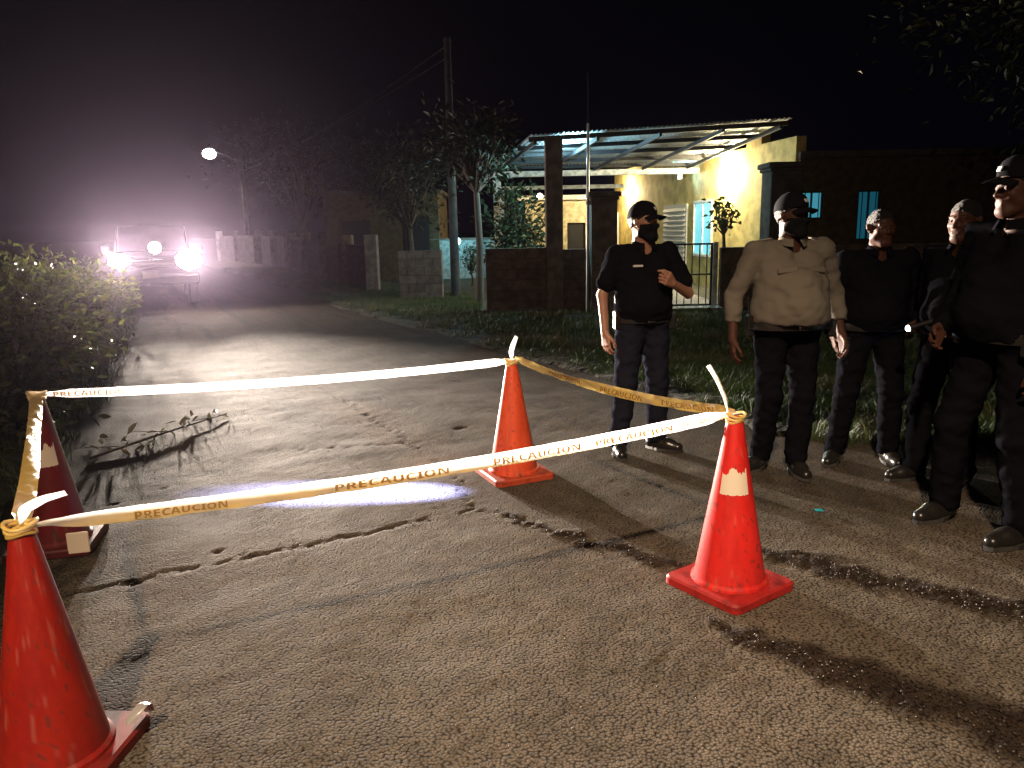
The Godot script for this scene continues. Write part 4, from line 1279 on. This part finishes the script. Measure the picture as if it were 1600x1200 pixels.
func cordon() -> void:
	var cR := Vector3(0.93, 0.0, -3.12)
	var cB := Vector3(0.0, 0.0, -4.73)
	var cL := Vector3(-2.36, 0.0, -3.74)
	var cN := Vector3(-1.40, 0.0, -2.06)
	var white := mat("reflective_white", Color(0.72, 0.62, 0.48), 0.5)
	var a := cone("bright red cone with a torn white sticker, nearest the guards", cR, 0.62, 0.76, Color(0.62, 0.022, 0.018), "red")
	patch(a, "torn_sticker", 0.76, -0.91 - 0.62, -0.91 + 0.85, 0.445, 0.560, 0.045, white)
	var b := cone("orange cone without a sticker, middle of the road behind the tape", cB, 0.42, 0.74, Color(0.62, 0.075, 0.026), "orange")
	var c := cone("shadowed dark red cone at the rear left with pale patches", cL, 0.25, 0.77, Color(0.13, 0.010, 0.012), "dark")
	patch(c, "worn_sticker", 0.77, 0.0, 0.9, 0.44, 0.56, 0.05, white)
	patch(c, "worn_sticker", 0.77, -0.5, -0.15, 0.43, 0.52, 0.04, white)
	put("corner_strip", MB.new().box(Vector3(0.15, 0.07, 0.195), Vector3(0.10, 0.11, 0.012), 0.004), white, c)
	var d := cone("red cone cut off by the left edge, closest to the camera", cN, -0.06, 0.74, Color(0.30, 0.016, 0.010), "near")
	var scrap := PackedVector3Array()
	for j in 9:
		for i in 4:
			var q := j / 8.0
			scrap.append(Vector3(0.175 + 0.03 * sin(q * 3.0) + 0.012 * i, 0.045 + 0.075 * sin(q * 2.6), -0.185 + 0.12 * q + 0.006 * sin(i * 2.0 + q * 5.0)))
	put("loose_scrap", MB.new().grid(scrap, 4, 9), mat("grey_film", Color(0.30, 0.29, 0.28), 0.25), d)
	var up := Vector3.UP
	var tR := cR + up * 0.775 + Vector3(-0.03, 0, 0.0)
	var tB := cB + up * 0.745
	var tL := cL + up * 0.795
	var tN := cN + up * 0.755
	# front tape, printed, faces the camera
	var t1 := tape("front caution tape with lettering from near left cone to red cone", tN + Vector3(0.02, 0, 0), tR, 0.035, [[0.0, 0.5], [0.12, 0.15], [0.5, 0.0], [0.85, -0.1], [1.0, -0.2]], 0.052, [[0.16, 0.26, 0.42], [0.425, 0.40, 0.46], [0.645, 0.36, 0.46], [0.815, 0.36, 0.44], [0.95, 0.22, 0.42]])
	tail(t1, [tR, tR + Vector3(-0.015, 0.07, 0.0), tR + Vector3(-0.05, 0.15, -0.01), tR + Vector3(-0.085, 0.205, -0.01)], 0.022, [Vector3(0.5, 0.0, 0.9), Vector3(0.9, 0.3, 0.6)])
	tail(t1, [tN, tN + Vector3(0.02, 0.05, 0.0), tN + Vector3(0.07, 0.075, -0.01), tN + Vector3(0.125, 0.085, -0.03)], 0.034, [Vector3(0, 1, 0.2), Vector3(0.3, 0.7, 0.8)])
	knot(t1, tN, 0.036)
	knot(t1, cR + up * 0.765, 0.034)
	# back tape, glaring white in the headlights
	var t2 := tape("back caution tape from rear left cone to orange cone, glaring in headlights", tL, tB, 0.03, [[0.0, 0.35], [0.2, 0.0], [0.8, 0.0], [1.0, -0.25]], 0.048, [[0.09, 0.32, 0.6]])
	tail(t2, [tB, tB + Vector3(0.0, 0.06, 0.0), tB + Vector3(0.012, 0.10, 0.0), tB + Vector3(0.035, 0.15, -0.01)], 0.030, [Vector3(1, 0, 0), Vector3(0.6, 0.3, 0.3)])
	knot(t2, tB, 0.036)
	knot(t2, tL, 0.036)
	# right tape, in shade
	var t3 := tape("right caution tape from the orange cone to the red cone, passing the first guard", tB + Vector3(0.02, 0.02, 0), cR + up * 0.785, 0.05, [[0.0, 0.1], [0.3, 0.45], [0.55, -0.1], [0.8, 0.2], [1.0, 0.3]], 0.052, [[0.3, 0.32, 0.5], [0.58, 0.34, 0.5], [0.84, 0.34, 0.5]])
	var t4 := tape("left caution tape seen end-on between the two left cones, shining", tL, tN, 0.04, [[0.0, 1.2], [0.4, 0.9], [0.7, 1.5], [1.0, 0.8]], 0.058, [[0.4, 0.36, 0.5]])
	# strip tied to the gate behind the first guard
	var hang := thing("hanging_tape", "short strip of caution tape hanging on the gate beside the first guard", "tape", Vector3(2.95, 0, -13.9))
	tail(hang, [Vector3(2.95, 1.1, -14.26), Vector3(2.98, 0.95, -14.2), Vector3(2.93, 0.5, -14.1), Vector3(2.86, 0.16, -13.95)], 0.13, [Vector3(1, 0, 0.2), Vector3(0.7, 0, 0.7)])


# ---------------------------------------------------------------- people

var head_mb: MB
var mask_mb: MB
var hair_mb: MB
var hand_mb: MB
var fist_mb: MB

func head_field(grow: float) -> Field:
	var f := Field.new(Vector3(-0.11, -0.07, -0.13), Vector3(0.11, 0.25, 0.14), 0.0042)
	f.ell(Vector3(0, 0.135, -0.012), Vector3(0.074, 0.090, 0.094) + Vector3.ONE * grow, 0.01)
	f.cap(Vector3(0, 0.075, 0.045), Vector3(0, 0.02, 0.058), 0.048 + grow, 0.030 + grow, 0.03)
	for s in [-1.0, 1.0]:
		f.cap(Vector3(s * 0.048, 0.045, 0.005), Vector3(s * 0.018, 0.008, 0.060), 0.026 + grow, 0.022 + grow, 0.025)
		f.cap(Vector3(s * 0.042, 0.085, 0.055), Vector3(s * 0.05, 0.06, 0.03), 0.022 + grow, 0.02 + grow, 0.02)
	return f

func build_heads() -> void:
	var f := head_field(0.0)
	for s in [-1.0, 1.0]:
		f.cap(Vector3(s * 0.031, 0.114, 0.094), Vector3(s * 0.033, 0.113, 0.092), 0.013, 0.013, 0.012, true)
		f.cap(Vector3(s * 0.012, 0.128, 0.080), Vector3(s * 0.045, 0.131, 0.068), 0.011, 0.009, 0.012)
		f.cap(Vector3(s * 0.031, 0.113, 0.072), Vector3(s * 0.032, 0.113, 0.072), 0.0125, 0.0125, 0.003)
		f.cap(Vector3(s * 0.013, 0.078, 0.088), Vector3(s * 0.014, 0.078, 0.086), 0.009, 0.009, 0.008)
		f.cap(Vector3(s * 0.074, 0.125, -0.008), Vector3(s * 0.072, 0.085, -0.002), 0.014, 0.009, 0.008)
		f.cap(Vector3(s * 0.083, 0.112, -0.006), Vector3(s * 0.085, 0.125, -0.012), 0.016, 0.012, 0.006)
	f.cap(Vector3(0, 0.122, 0.080), Vector3(0, 0.083, 0.100), 0.008, 0.012, 0.01)
	f.cap(Vector3(-0.020, 0.052, 0.082), Vector3(0.020, 0.052, 0.082), 0.007, 0.007, 0.006)
	f.cap(Vector3(-0.018, 0.042, 0.080), Vector3(0.018, 0.042, 0.080), 0.008, 0.008, 0.006)
	f.cap(Vector3(-0.022, 0.047, 0.091), Vector3(0.022, 0.047, 0.091), 0.0025, 0.0025, 0.004, true)
	f.cap(Vector3(0, 0.04, -0.025), Vector3(0, -0.06, -0.03), 0.056, 0.056, 0.03)
	head_mb = f.mesh_into(MB.new())
	var k := head_field(0.007)
	k.cap(Vector3(0, 0.110, 0.085), Vector3(0, 0.083, 0.104), 0.010, 0.016, 0.02)
	k.clip(Vector3.UP, 0.098).clip(Vector3(0, 0.25, -1), 0.012)
	mask_mb = k.mesh_into(MB.new())
	var h := Field.new(Vector3(-0.11, -0.02, -0.13), Vector3(0.11, 0.26, 0.14), 0.0048)
	h.ell(Vector3(0, 0.137, -0.016), Vector3(0.080, 0.097, 0.099), 0.01)
	h.clip(Vector3(0, -0.85, 0.52).normalized(), -0.105)
	h.wrinkle(no, 0.004, Vector3(60, 25, 60))
	hair_mb = h.mesh_into(MB.new())

func build_hand(curl: float) -> MB:
	# right hand hanging: fingers to -y, palm to +x, thumb to +z
	var f := Field.new(Vector3(-0.05, -0.23, -0.07), Vector3(0.11, 0.05, 0.10), 0.0036)
	f.cap(Vector3(0, 0.04, 0), Vector3(0, -0.01, 0), 0.026, 0.026, 0.015)
	var zs := [0.030, 0.010, -0.010, -0.028]
	var ls := [0.072, 0.080, 0.074, 0.058]
	for k in 4:
		var kn := Vector3(0.002, -0.092 + absf(k - 1.2) * 0.005, zs[k])
		f.cap(Vector3(0, -0.012, zs[k] * 0.55), kn, 0.017, 0.0115, 0.012)
		var p := kn
		var a := 0.15 + curl * 0.45
		for j in 3:
			var l: float = ls[k] * [0.45, 0.32, 0.25][j]
			var q := p + Vector3(sin(a), -cos(a), 0.04 * (zs[k])) * l
			f.cap(p, q, 0.0095 - 0.0009 * j, 0.0088 - 0.0009 * j, 0.004)
			p = q
			a += 0.25 + curl * 0.85
	var t0 := Vector3(0.006, -0.028, 0.024)
	var t1 := Vector3(0.018, -0.060, 0.048)
	var t2 := t1 + Vector3(0.010 + 0.02 * curl, -0.030, 0.010 - 0.012 * curl)
	var t3 := t2 + Vector3(0.006 + 0.02 * curl, -0.022, -0.004 - 0.012 * curl)
	f.cap(t0, t1, 0.017, 0.012, 0.012).cap(t1, t2, 0.0115, 0.010, 0.004).cap(t2, t3, 0.010, 0.008, 0.003)
	return f.mesh_into(MB.new())

func hand_basis(el: Vector3, wr: Vector3, palm: Vector3) -> Basis:
	var y := (el - wr).normalized()
	var x := (palm - y * palm.dot(y)).normalized()
	return Basis(x, y, x.cross(y))

func person(label: String, at: Vector3, turn: float, sc: float, s: Dictionary) -> Node3D:
	var t := thing("person", label, "person", at, turn, "guards standing beside the cordon")
	t.scale = Vector3.ONE * sc
	var wd: float = s.get("wide", 1.0)
	var J := {
		"shL": Vector3(0.185 * wd, 1.39, -0.01), "elL": Vector3(0.24 * wd, 1.11, -0.03), "wrL": Vector3(0.25 * wd, 0.86, 0.05),
		"shR": Vector3(-0.185 * wd, 1.39, -0.01), "elR": Vector3(-0.24 * wd, 1.11, -0.03), "wrR": Vector3(-0.25 * wd, 0.86, 0.05),
		"hipL": Vector3(0.09 * wd, 0.91, 0), "knL": Vector3(0.105, 0.50, 0.025), "anL": Vector3(0.11, 0.085, -0.03),
		"hipR": Vector3(-0.09 * wd, 0.91, 0), "knR": Vector3(-0.105, 0.50, 0.025), "anR": Vector3(-0.11, 0.085, -0.03),
		"toeL": 0.25, "toeR": -0.25, "palmL": Vector3(-1, 0, 0.1), "palmR": Vector3(1, 0, 0.1), "curlL": 0.0, "curlR": 0.0,
	}
	for k in s.get("joints", {}): J[k] = s.joints[k]
	var belly: float = s.get("belly", 0.0)
	var skin: Material = M[s.get("skin", "skin")]
	var lo := Vector3(-0.52, -0.02, -0.32)
	var hi := Vector3(0.52, 1.56, 0.42)
	# --- body: one surface; head and hands are finer and belong to the same mesh
	var f := Field.new(lo, hi, 0.015)
	for sd in ["L", "R"]:
		var sg := 1.0 if sd == "L" else -1.0
		f.cap(Vector3(sg * 0.08, 1.30, -0.01), Vector3(sg * 0.07, 0.95, 0), 0.085, 0.085, 0.05)
		f.cap(Vector3(sg * 0.05, 1.385, -0.015), J["sh" + sd], 0.042, 0.034, 0.03)
		f.cap(J["sh" + sd], J["el" + sd], 0.036, 0.037, 0.02)
		f.cap(J["el" + sd], J["wr" + sd], 0.038, 0.027, 0.015)
		f.cap(J["hip" + sd], J["kn" + sd], 0.056, 0.040, 0.03)
		f.cap(J["kn" + sd], J["an" + sd], 0.040, 0.032, 0.02)
		var td := Vector3(sin(J["toe" + sd]), 0, cos(J["toe" + sd]))
		f.cap(J["an" + sd] + Vector3(0, -0.035, 0), J["an" + sd] + Vector3(0, -0.045, 0) + td * 0.15, 0.032, 0.026, 0.02)
	f.cap(Vector3(0, 1.36, -0.02), Vector3(0, 1.50, -0.005), 0.06, 0.056, 0.04)
	var hx := Transform3D(Basis(Vector3.UP, s.get("head_turn", 0.0)) * Basis(Vector3.RIGHT, s.get("head_nod", 0.0)), Vector3(0, 1.487, 0.012))
	var body := f.mesh_into(MB.new())
	body.add_arrays(head_mb, hx)
	for sd in ["L", "R"]:
		var hb := hand_basis(J["el" + sd], J["wr" + sd], J["palm" + sd])
		if sd == "L": hb = Basis(-hb.x, hb.y, (-hb.x).cross(hb.y))   # the hand's arrays are mirrored in x
		body.add_arrays(fist_mb if J["curl" + sd] > 0.5 else hand_mb, Transform3D(hb, J["wr" + sd]), sd == "L")
	put("body", body, skin, t)
	# --- trousers
	var tr := Field.new(Vector3(-0.36, 0.0, -0.3), Vector3(0.36, 1.06, 0.34), 0.013)
	for sd in ["L", "R"]:
		var sg := 1.0 if sd == "L" else -1.0
		tr.cap(Vector3(sg * 0.075 * wd, 1.0, 0.01 + belly * 0.2), Vector3(sg * 0.075 * wd, 0.92, 0), 0.108 + belly * 0.25, 0.114, 0.05)
		tr.cap(J["hip" + sd], J["kn" + sd], 0.104, 0.078, 0.025)
		tr.cap(J["kn" + sd], J["an" + sd] + Vector3(0, 0.01, 0), 0.079, 0.068, 0.02)
	tr.clip(Vector3.UP, 1.0).clip(-Vector3.UP, -s.get("hem", 0.055))
	tr.wrinkle(no, 0.015, Vector3(8, 15, 8))
	tr.wrinkle(no, 0.007, Vector3(24, 30, 24))
	put("trousers", tr.mesh_into(MB.new()), M[s.trousers], t)
	# --- shirt
	var sh := Field.new(lo + Vector3(0, 0.75, 0), hi, 0.013)
	for sd in ["L", "R"]:
		var sg := 1.0 if sd == "L" else -1.0
		sh.cap(Vector3(sg * 0.085 * wd, 1.29, 0.0), Vector3(sg * 0.078 * wd, 1.0, 0.005 + belly * 0.2), 0.118, 0.114 + belly * 0.25, 0.05)
		sh.cap(Vector3(sg * 0.05, 1.395, -0.015), J["sh" + sd], 0.066, 0.064, 0.05)
		if s.get("long", true):
			sh.cap(J["sh" + sd], J["el" + sd], 0.070, 0.058, 0.025)
			sh.cap(J["el" + sd], J["el" + sd].lerp(J["wr" + sd], 0.94), 0.058, 0.044, 0.015)
		else:
			sh.cap(J["sh" + sd], J["sh" + sd].lerp(J["el" + sd], 0.68), 0.070, 0.072, 0.02)
	if belly > 0.0:
		sh.cap(Vector3(0, 1.15, 0.05 + belly * 0.4), Vector3(0, 1.06, 0.05 + belly * 0.5), 0.10 + belly * 0.3, 0.12 + belly * 0.3, 0.08)
	sh.clip(-Vector3.UP, -s.get("tuck", 0.93))
	sh.cap(Vector3(0, 1.40, 0.0), Vector3(0, 1.56, 0.03), 0.058, 0.062, 0.012, true)
	sh.wrinkle(no, 0.013, Vector3(6, 10, 6))
	sh.wrinkle(no, 0.008, Vector3(12, 20, 12))
	put("shirt", sh.mesh_into(MB.new()), M[s.shirt], t)
	# collar
	var ring := MB.new()
	var cp := PackedVector3Array()
	for j in 3:
		for i in 25:
			var a := lerpf(0.35, TAU - 0.35, i / 24.0)
			var r := [0.062, 0.068, 0.088][j] as float
			cp.append(Vector3(sin(a) * r, 1.475 - 0.012 * cos(a) * 1.6 - [0.0, -0.006, 0.038][j], cos(a) * r * 1.05 + 0.008))
	put("collar", ring.grid(cp, 25, 3), M[s.shirt], t)
	# belt with buckle and pouches
	var bl := PackedVector3Array()
	for j in 3:
		for i in 41:
			var a := TAU * i / 40
			var e := 0.002 if j == 1 else 0.0
			bl.append(Vector3(sin(a) * (0.190 * wd + belly * 0.26 + e), 0.955 + 0.024 * (j - 1), cos(a) * (0.124 + belly * 0.30 + e) + belly * 0.2 + 0.004))
	var belt := put("belt", MB.new().grid(bl, 41, 3), M["leather"], t)
	put("buckle", MB.new().box(Vector3(0, 0.955, 0.134 + belly * 0.5), Vector3(0.055, 0.042, 0.012), 0.004), M["chrome"], belt)
	put("pouch", MB.new().box(Vector3(0.17 * wd + belly * 0.2, 0.93, 0.06 + belly * 0.2), Vector3(0.05, 0.11, 0.07), 0.012), M["leather"], belt)
	put("radio", MB.new().box(Vector3(-0.19 * wd - belly * 0.2, 0.95, 0.03), Vector3(0.04, 0.13, 0.06), 0.008).tube([Vector3(-0.19 * wd - belly * 0.2, 1.01, 0.02), Vector3(-0.2 * wd - belly * 0.2, 1.12, 0.02)], [0.006], 6), M["leather"], belt)
	# shoes
	for sd in ["L", "R"]:
		var an: Vector3 = J["an" + sd]
		var td := Vector3(sin(J["toe" + sd]), 0, cos(J["toe" + sd]))
		var sf := Field.new(an + Vector3(-0.24, -an.y - 0.01, -0.24), an + Vector3(0.24, 0.16, 0.24), 0.009)
		var gy := -an.y
		sf.cap(an + Vector3(0, gy + 0.05, 0) - td * 0.035, an + Vector3(0, gy + 0.048, 0) + td * 0.09, 0.042, 0.046, 0.03)
		sf.cap(an + Vector3(0, gy + 0.045, 0) + td * 0.09, an + Vector3(0, gy + 0.036, 0) + td * 0.165, 0.046, 0.036, 0.02)
		sf.cap(an + Vector3(0, 0.0, 0), an + Vector3(0, s.get("boot", 0.03), 0) + (J["kn" + sd] - an).normalized() * 0.02, 0.046, 0.05, 0.03)
		sf.clip(-Vector3.UP, -0.016)
		var shoe := put("shoe", sf.mesh_into(MB.new()), M["shoe_leather"], t)
		var sl := MB.new()
		var rim := []
		for i in 24:
			var a := TAU * i / 24
			var fwd := cos(a)
			var px := td.cross(Vector3.UP)
			rim.append(Vector3(an.x, 0, an.z) + td * (0.062 + fwd * 0.145) + px * sin(a) * (0.050 if fwd > -0.3 else 0.042))
		for i in 24:
			var p: Vector3 = rim[i]
			var q: Vector3 = rim[(i + 1) % 24]
			var nn := ((p + q) * 0.5 - Vector3(an.x, 0, an.z) - td * 0.062).normalized()
			sl.face([p + Vector3(0, 0.003, 0), q + Vector3(0, 0.003, 0), q + Vector3(0, 0.024, 0), p + Vector3(0, 0.024, 0)], nn)
		var tp := []
		for p in rim: tp.append(p + Vector3(0, 0.024, 0))
		sl.face(tp, Vector3.UP)
		put("sole", sl, M["sole"], shoe)
	# head wear
	if s.get("hair", true): put("hair", MB.new().add_arrays(hair_mb, hx), M["hair"], t)
	if s.get("mask", false): put("face_mask", MB.new().add_arrays(mask_mb, hx), M["mask_cloth"], t)
	if s.get("cap", false):
		var dome := PackedVector3Array()
		for j in 9:
			for i in 33:
				var a := TAU * i / 32
				var e := PI / 2 * j / 8.0
				var r := cos(e)
				var fl := 1.0 + 0.05 * sin(e) * 0.0
				dome.append(Vector3(sin(a) * 0.087 * pow(r, 0.75), 0.152 + 0.02 * (1.0 - r) - 0.012 * cos(a) * -1.0 * r + 0.086 * pow(sin(e), 0.8), -0.012 + cos(a) * 0.108 * pow(r, 0.75)) * Vector3(fl, 1, fl))
		var cap := put("cap", MB.new().add_arrays(MB.new().grid(dome, 33, 9, PackedColorArray()), hx), M["cap_cloth"], t)
		var bill := MB.new()
		for layer in 2:
			var bp := PackedVector3Array()
			for j in 6:
				for i in 15:
					var a := lerpf(-0.95, 0.95, i / 14.0)
					var g := j / 5.0
					var reach := 0.074 * (1.0 - 0.55 * pow(absf(a) / 0.95, 2.4))
					bp.append(Vector3(sin(a) * (0.086 + 0.004 * g), 0.160 - 0.020 * g - 0.022 * pow(absf(a), 2.0) - 0.004 * layer, -0.012 + cos(a) * 0.106 + reach * g))
			bill.grid(bp, 15, 6, PackedColorArray(), Vector3.UP if layer == 0 else Vector3.DOWN)
		put("cap_bill", MB.new().add_arrays(bill, hx), M["cap_cloth"], cap)
		put("cap_badge", MB.new().add_arrays(MB.new().box(Vector3(0, 0.196, 0.096), Vector3(0.03, 0.024, 0.006), 0.002, Basis(Vector3.RIGHT, -0.5)), hx), M["badge"], cap)
	# chest details
	var cz: float = 0.121 + belly * 0.12
	if s.get("badge", true):
		put("chest_patch", MB.new().box(Vector3(-0.085, 1.315, cz - 0.012), Vector3(0.07, 0.014, 0.008), 0.002, Basis(Vector3.RIGHT, -0.12)), M["badge"], t)
	if s.get("pockets", false):
		for sg in [-1.0, 1.0]:
			var pk := put("chest_pocket", MB.new().box(Vector3(sg * 0.09, 1.235, cz + 0.016), Vector3(0.11, 0.12, 0.012), 0.005, Basis(Vector3.RIGHT, -0.1 - belly) * Basis(Vector3.UP, sg * 0.3)), M[s.shirt], t)
			put("pocket_flap", MB.new().box(Vector3(sg * 0.09, 1.288, cz + 0.024), Vector3(0.116, 0.036, 0.012), 0.005, Basis(Vector3.RIGHT, -0.1 - belly) * Basis(Vector3.UP, sg * 0.3)), M[s.shirt], pk)
			put("epaulette", MB.new().box(J["shL" if sg > 0 else "shR"] + Vector3(-sg * 0.04, 0.070, 0.0), Vector3(0.11, 0.010, 0.045), 0.004, Basis(Vector3.BACK, -sg * 0.16)), M[s.shirt], t)
	return t

func people() -> void:
	mat("skin", Color(0.30, 0.15, 0.095), 0.5, {})
	mat("skin_dark", Color(0.065, 0.028, 0.018), 0.55, {"spec": 0.3})
	mat("black_cloth", Color(0.006, 0.006, 0.008), 0.95, {"spec": 0.02})
	mat("navy_cloth", Color(0.013, 0.014, 0.022), 0.95, {"spec": 0.03})
	mat("khaki_cloth", Color(0.135, 0.120, 0.098), 0.9, {"spec": 0.2})
	mat("cap_cloth", Color(0.007, 0.007, 0.009), 0.85, {"spec": 0.12})
	mat("mask_cloth", Color(0.008, 0.008, 0.009), 0.85, {"spec": 0.12})
	mat("hair", Color(0.010, 0.008, 0.007), 0.6, {"bump": "fine", "depth": 0.4, "scale": 12.0})
	mat("leather", Color(0.012, 0.011, 0.010), 0.4)
	mat("shoe_leather", Color(0.014, 0.013, 0.012), 0.3)
	mat("sole", Color(0.03, 0.028, 0.026), 0.8)
	mat("badge", Color(0.5, 0.5, 0.5), 0.5)
	build_heads()
	hand_mb = build_hand(0.25)
	fist_mb = build_hand(1.0)
	person("guard in black polo, cap and mask, one hand raised to his chest", Vector3(0.90, 0, -5.22), 0.22, 0.985, {
		"shirt": "black_cloth", "trousers": "navy_cloth", "long": false, "cap": true, "mask": true, "head_turn": 0.62, "head_nod": -0.06, "belly": 0.05,
		"joints": {"elL": Vector3(0.305, 1.115, 0.06), "wrL": Vector3(0.115, 1.20, 0.225), "palmL": Vector3(-0.3, 0.2, -1), "curlL": 1.0, "elR": Vector3(-0.285, 1.12, -0.03), "wrR": Vector3(-0.285, 0.87, 0.03), "palmR": Vector3(1, 0, -0.3),
			"anR": Vector3(-0.185, 0.085, 0.03), "knR": Vector3(-0.135, 0.50, 0.04), "anL": Vector3(0.115, 0.085, 0.0), "toeL": 0.75, "toeR": -0.2}})
	person("heavy guard in khaki shirt, dark cap and mask beside the red cone", Vector3(1.70, 0, -4.70), 0.10, 0.995, {
		"shirt": "khaki_cloth", "trousers": "black_cloth", "cap": true, "mask": true, "head_turn": 0.45, "head_nod": -0.05, "wide": 1.16, "belly": 0.17, "tuck": 0.965, "pockets": true, "badge": false, "boot": 0.12, "skin": "skin_dark",
		"joints": {"elR": Vector3(-0.325, 1.12, -0.06), "wrR": Vector3(-0.345, 0.87, 0.0), "elL": Vector3(0.315, 1.12, -0.05), "wrL": Vector3(0.345, 0.88, 0.02), "anR": Vector3(-0.10, 0.085, -0.08), "toeR": -0.95, "anL": Vector3(0.075, 0.085, 0.05), "toeL": -0.05, "knL": Vector3(0.10, 0.5, 0.05)}})
	person("bareheaded guard in dark uniform with feet apart, between khaki guard and tall guard", Vector3(2.31, 0, -4.86), -0.12, 0.945, {
		"shirt": "black_cloth", "trousers": "black_cloth", "badge": false, "head_turn": 0.16, "wide": 1.06, "belly": 0.08, "skin": "skin_dark", "boot": 0.08,
		"joints": {"anR": Vector3(-0.20, 0.085, 0.0), "knR": Vector3(-0.16, 0.50, 0.04), "anL": Vector3(0.15, 0.085, 0.0), "knL": Vector3(0.13, 0.5, 0.04), "toeR": -0.55, "toeL": 0.1,
			"elL": Vector3(0.285, 1.13, -0.02), "wrL": Vector3(0.21, 1.0, 0.17), "palmL": Vector3(-0.7, -0.2, 0.6), "curlL": 1.0, "elR": Vector3(-0.30, 1.13, -0.06), "wrR": Vector3(-0.27, 0.90, 0.04)}})
	person("guard in dark clothes half hidden behind the tall guard, holding a lit torch", Vector3(2.58, 0, -4.42), -1.15, 0.965, {
		"shirt": "black_cloth", "trousers": "black_cloth", "badge": false, "head_turn": 0.1, "skin": "skin_dark", "belly": 0.05,
		"joints": {"elR": Vector3(-0.24, 1.12, -0.04), "wrR": Vector3(-0.02, 1.04, 0.12), "curlR": 1.0, "palmR": Vector3(0.6, -0.5, 0.5), "anR": Vector3(-0.12, 0.085, 0.10), "knR": Vector3(-0.11, 0.5, 0.10)}})
	person("tall guard in black with cap at the right edge, seen from his side", Vector3(2.38, 0, -3.66), -1.35, 1.055, {
		"shirt": "black_cloth", "trousers": "black_cloth", "cap": true, "badge": false, "head_turn": -0.2, "wide": 1.1, "belly": 0.1, "skin": "skin_dark",
		"joints": {"anL": Vector3(0.17, 0.085, -0.02), "knL": Vector3(0.14, 0.5, 0.03), "anR": Vector3(-0.20, 0.085, 0.06), "knR": Vector3(-0.16, 0.5, 0.09), "toeL": 0.1, "toeR": 0.2, "elR": Vector3(-0.24, 1.13, 0.03), "wrR": Vector3(-0.16, 0.98, 0.2)}})
	# torch in the fourth guard's hand
	var lens := Vector3(2.24, 0.955, -4.30)
	var aim := Vector3(-0.95, 0.0, -4.45)
	var dir := (aim - lens).normalized()
	var tc := thing("torch", "small lit torch held by the half hidden guard, aimed across the road", "torch", lens - dir * 0.16)
	put("torch_handle", MB.new().tube([Vector3.ZERO, dir * 0.11], [0.014], 12), M["leather"], tc)
	put("torch_head", MB.new().tube([dir * 0.11, dir * 0.13, dir * 0.157], [0.014, 0.021, 0.022], 14), M["leather"], tc)
	put("torch_lens_light", MB.new().ellipsoid(dir * 0.157, Vector3.ONE * 0.017), mat("torch_glow", Color(0.9, 0.9, 1.0), 0.3, {"glow": Color(0.85, 0.92, 1.0), "power": 30.0}), tc)
	spot(lens + dir * 0.022, aim, Color(0.62, 0.68, 1.0), 1500.0, 0.015, 4.6, 1.0)


func litter() -> void:
	# fallen leafy branch at the left edge of the road
	var t := thing("fallen_branch", "dry leafy branch lying on the road behind the left cones", "branch", Vector3(-2.75, 0.0, -5.9))
	var b0 := Vector3(-0.25, 0.02, 0.65)
	var b1 := Vector3(0.0, 0.04, 0.1)
	var b2 := Vector3(0.25, 0.02, -0.65)
	var mb := MB.new().tube([b0, b1, b2], [0.012, 0.009, 0.004], 6)
	for k in 5:
		var p := b0.lerp(b2, 0.2 + 0.16 * k) + Vector3(0, 0.01, 0)
		mb.tube([p, p + Vector3(rng.randf_range(-0.3, 0.3), rng.randf_range(0.005, 0.05), rng.randf_range(-0.2, 0.2))], [0.005, 0.002], 5, false)
	put("twig", mb, M["bark"], t)
	var pl := []
	var pc := PackedColorArray()
	for k in 34:
		var p := b0.lerp(b2, rng.randf()) + Vector3(rng.randfn() * 0.12, 0.005 + rng.randf() * 0.035, rng.randfn() * 0.10)
		pl.append(Transform3D(Basis.from_euler(Vector3(rng.randf() * 2 - 1, rng.randf() * 6, rng.randf() * 2 - 1)) * Basis.from_scale(Vector3.ONE * rng.randf_range(0.7, 1.4)), p))
		var f := rng.randf_range(0.6, 1.3)
		pc.append(Color(0.22 * f, 0.2 * f, 0.12 * f))
	many("leaves", leaf_mesh(0.085, 0.035), M["leaf"], pl, pc, t)
	var lt := PackedVector3Array()
	for j in 4:
		for i in 4:
			lt.append(Vector3(1.66 + (i - 1.5) * 0.014, 0.012 + 0.006 * no.get_noise_2d(i * 0.8, j * 0.8), -3.97 + (j - 1.5) * 0.014))
	var li := put("wrapper", MB.new().grid(lt, 4, 4, PackedColorArray(), Vector3.UP), mat("turquoise", Color(0.02, 0.42, 0.5), 0.4))
	tag(li, "tiny turquoise wrapper lying on the road before the khaki guard", "litter")
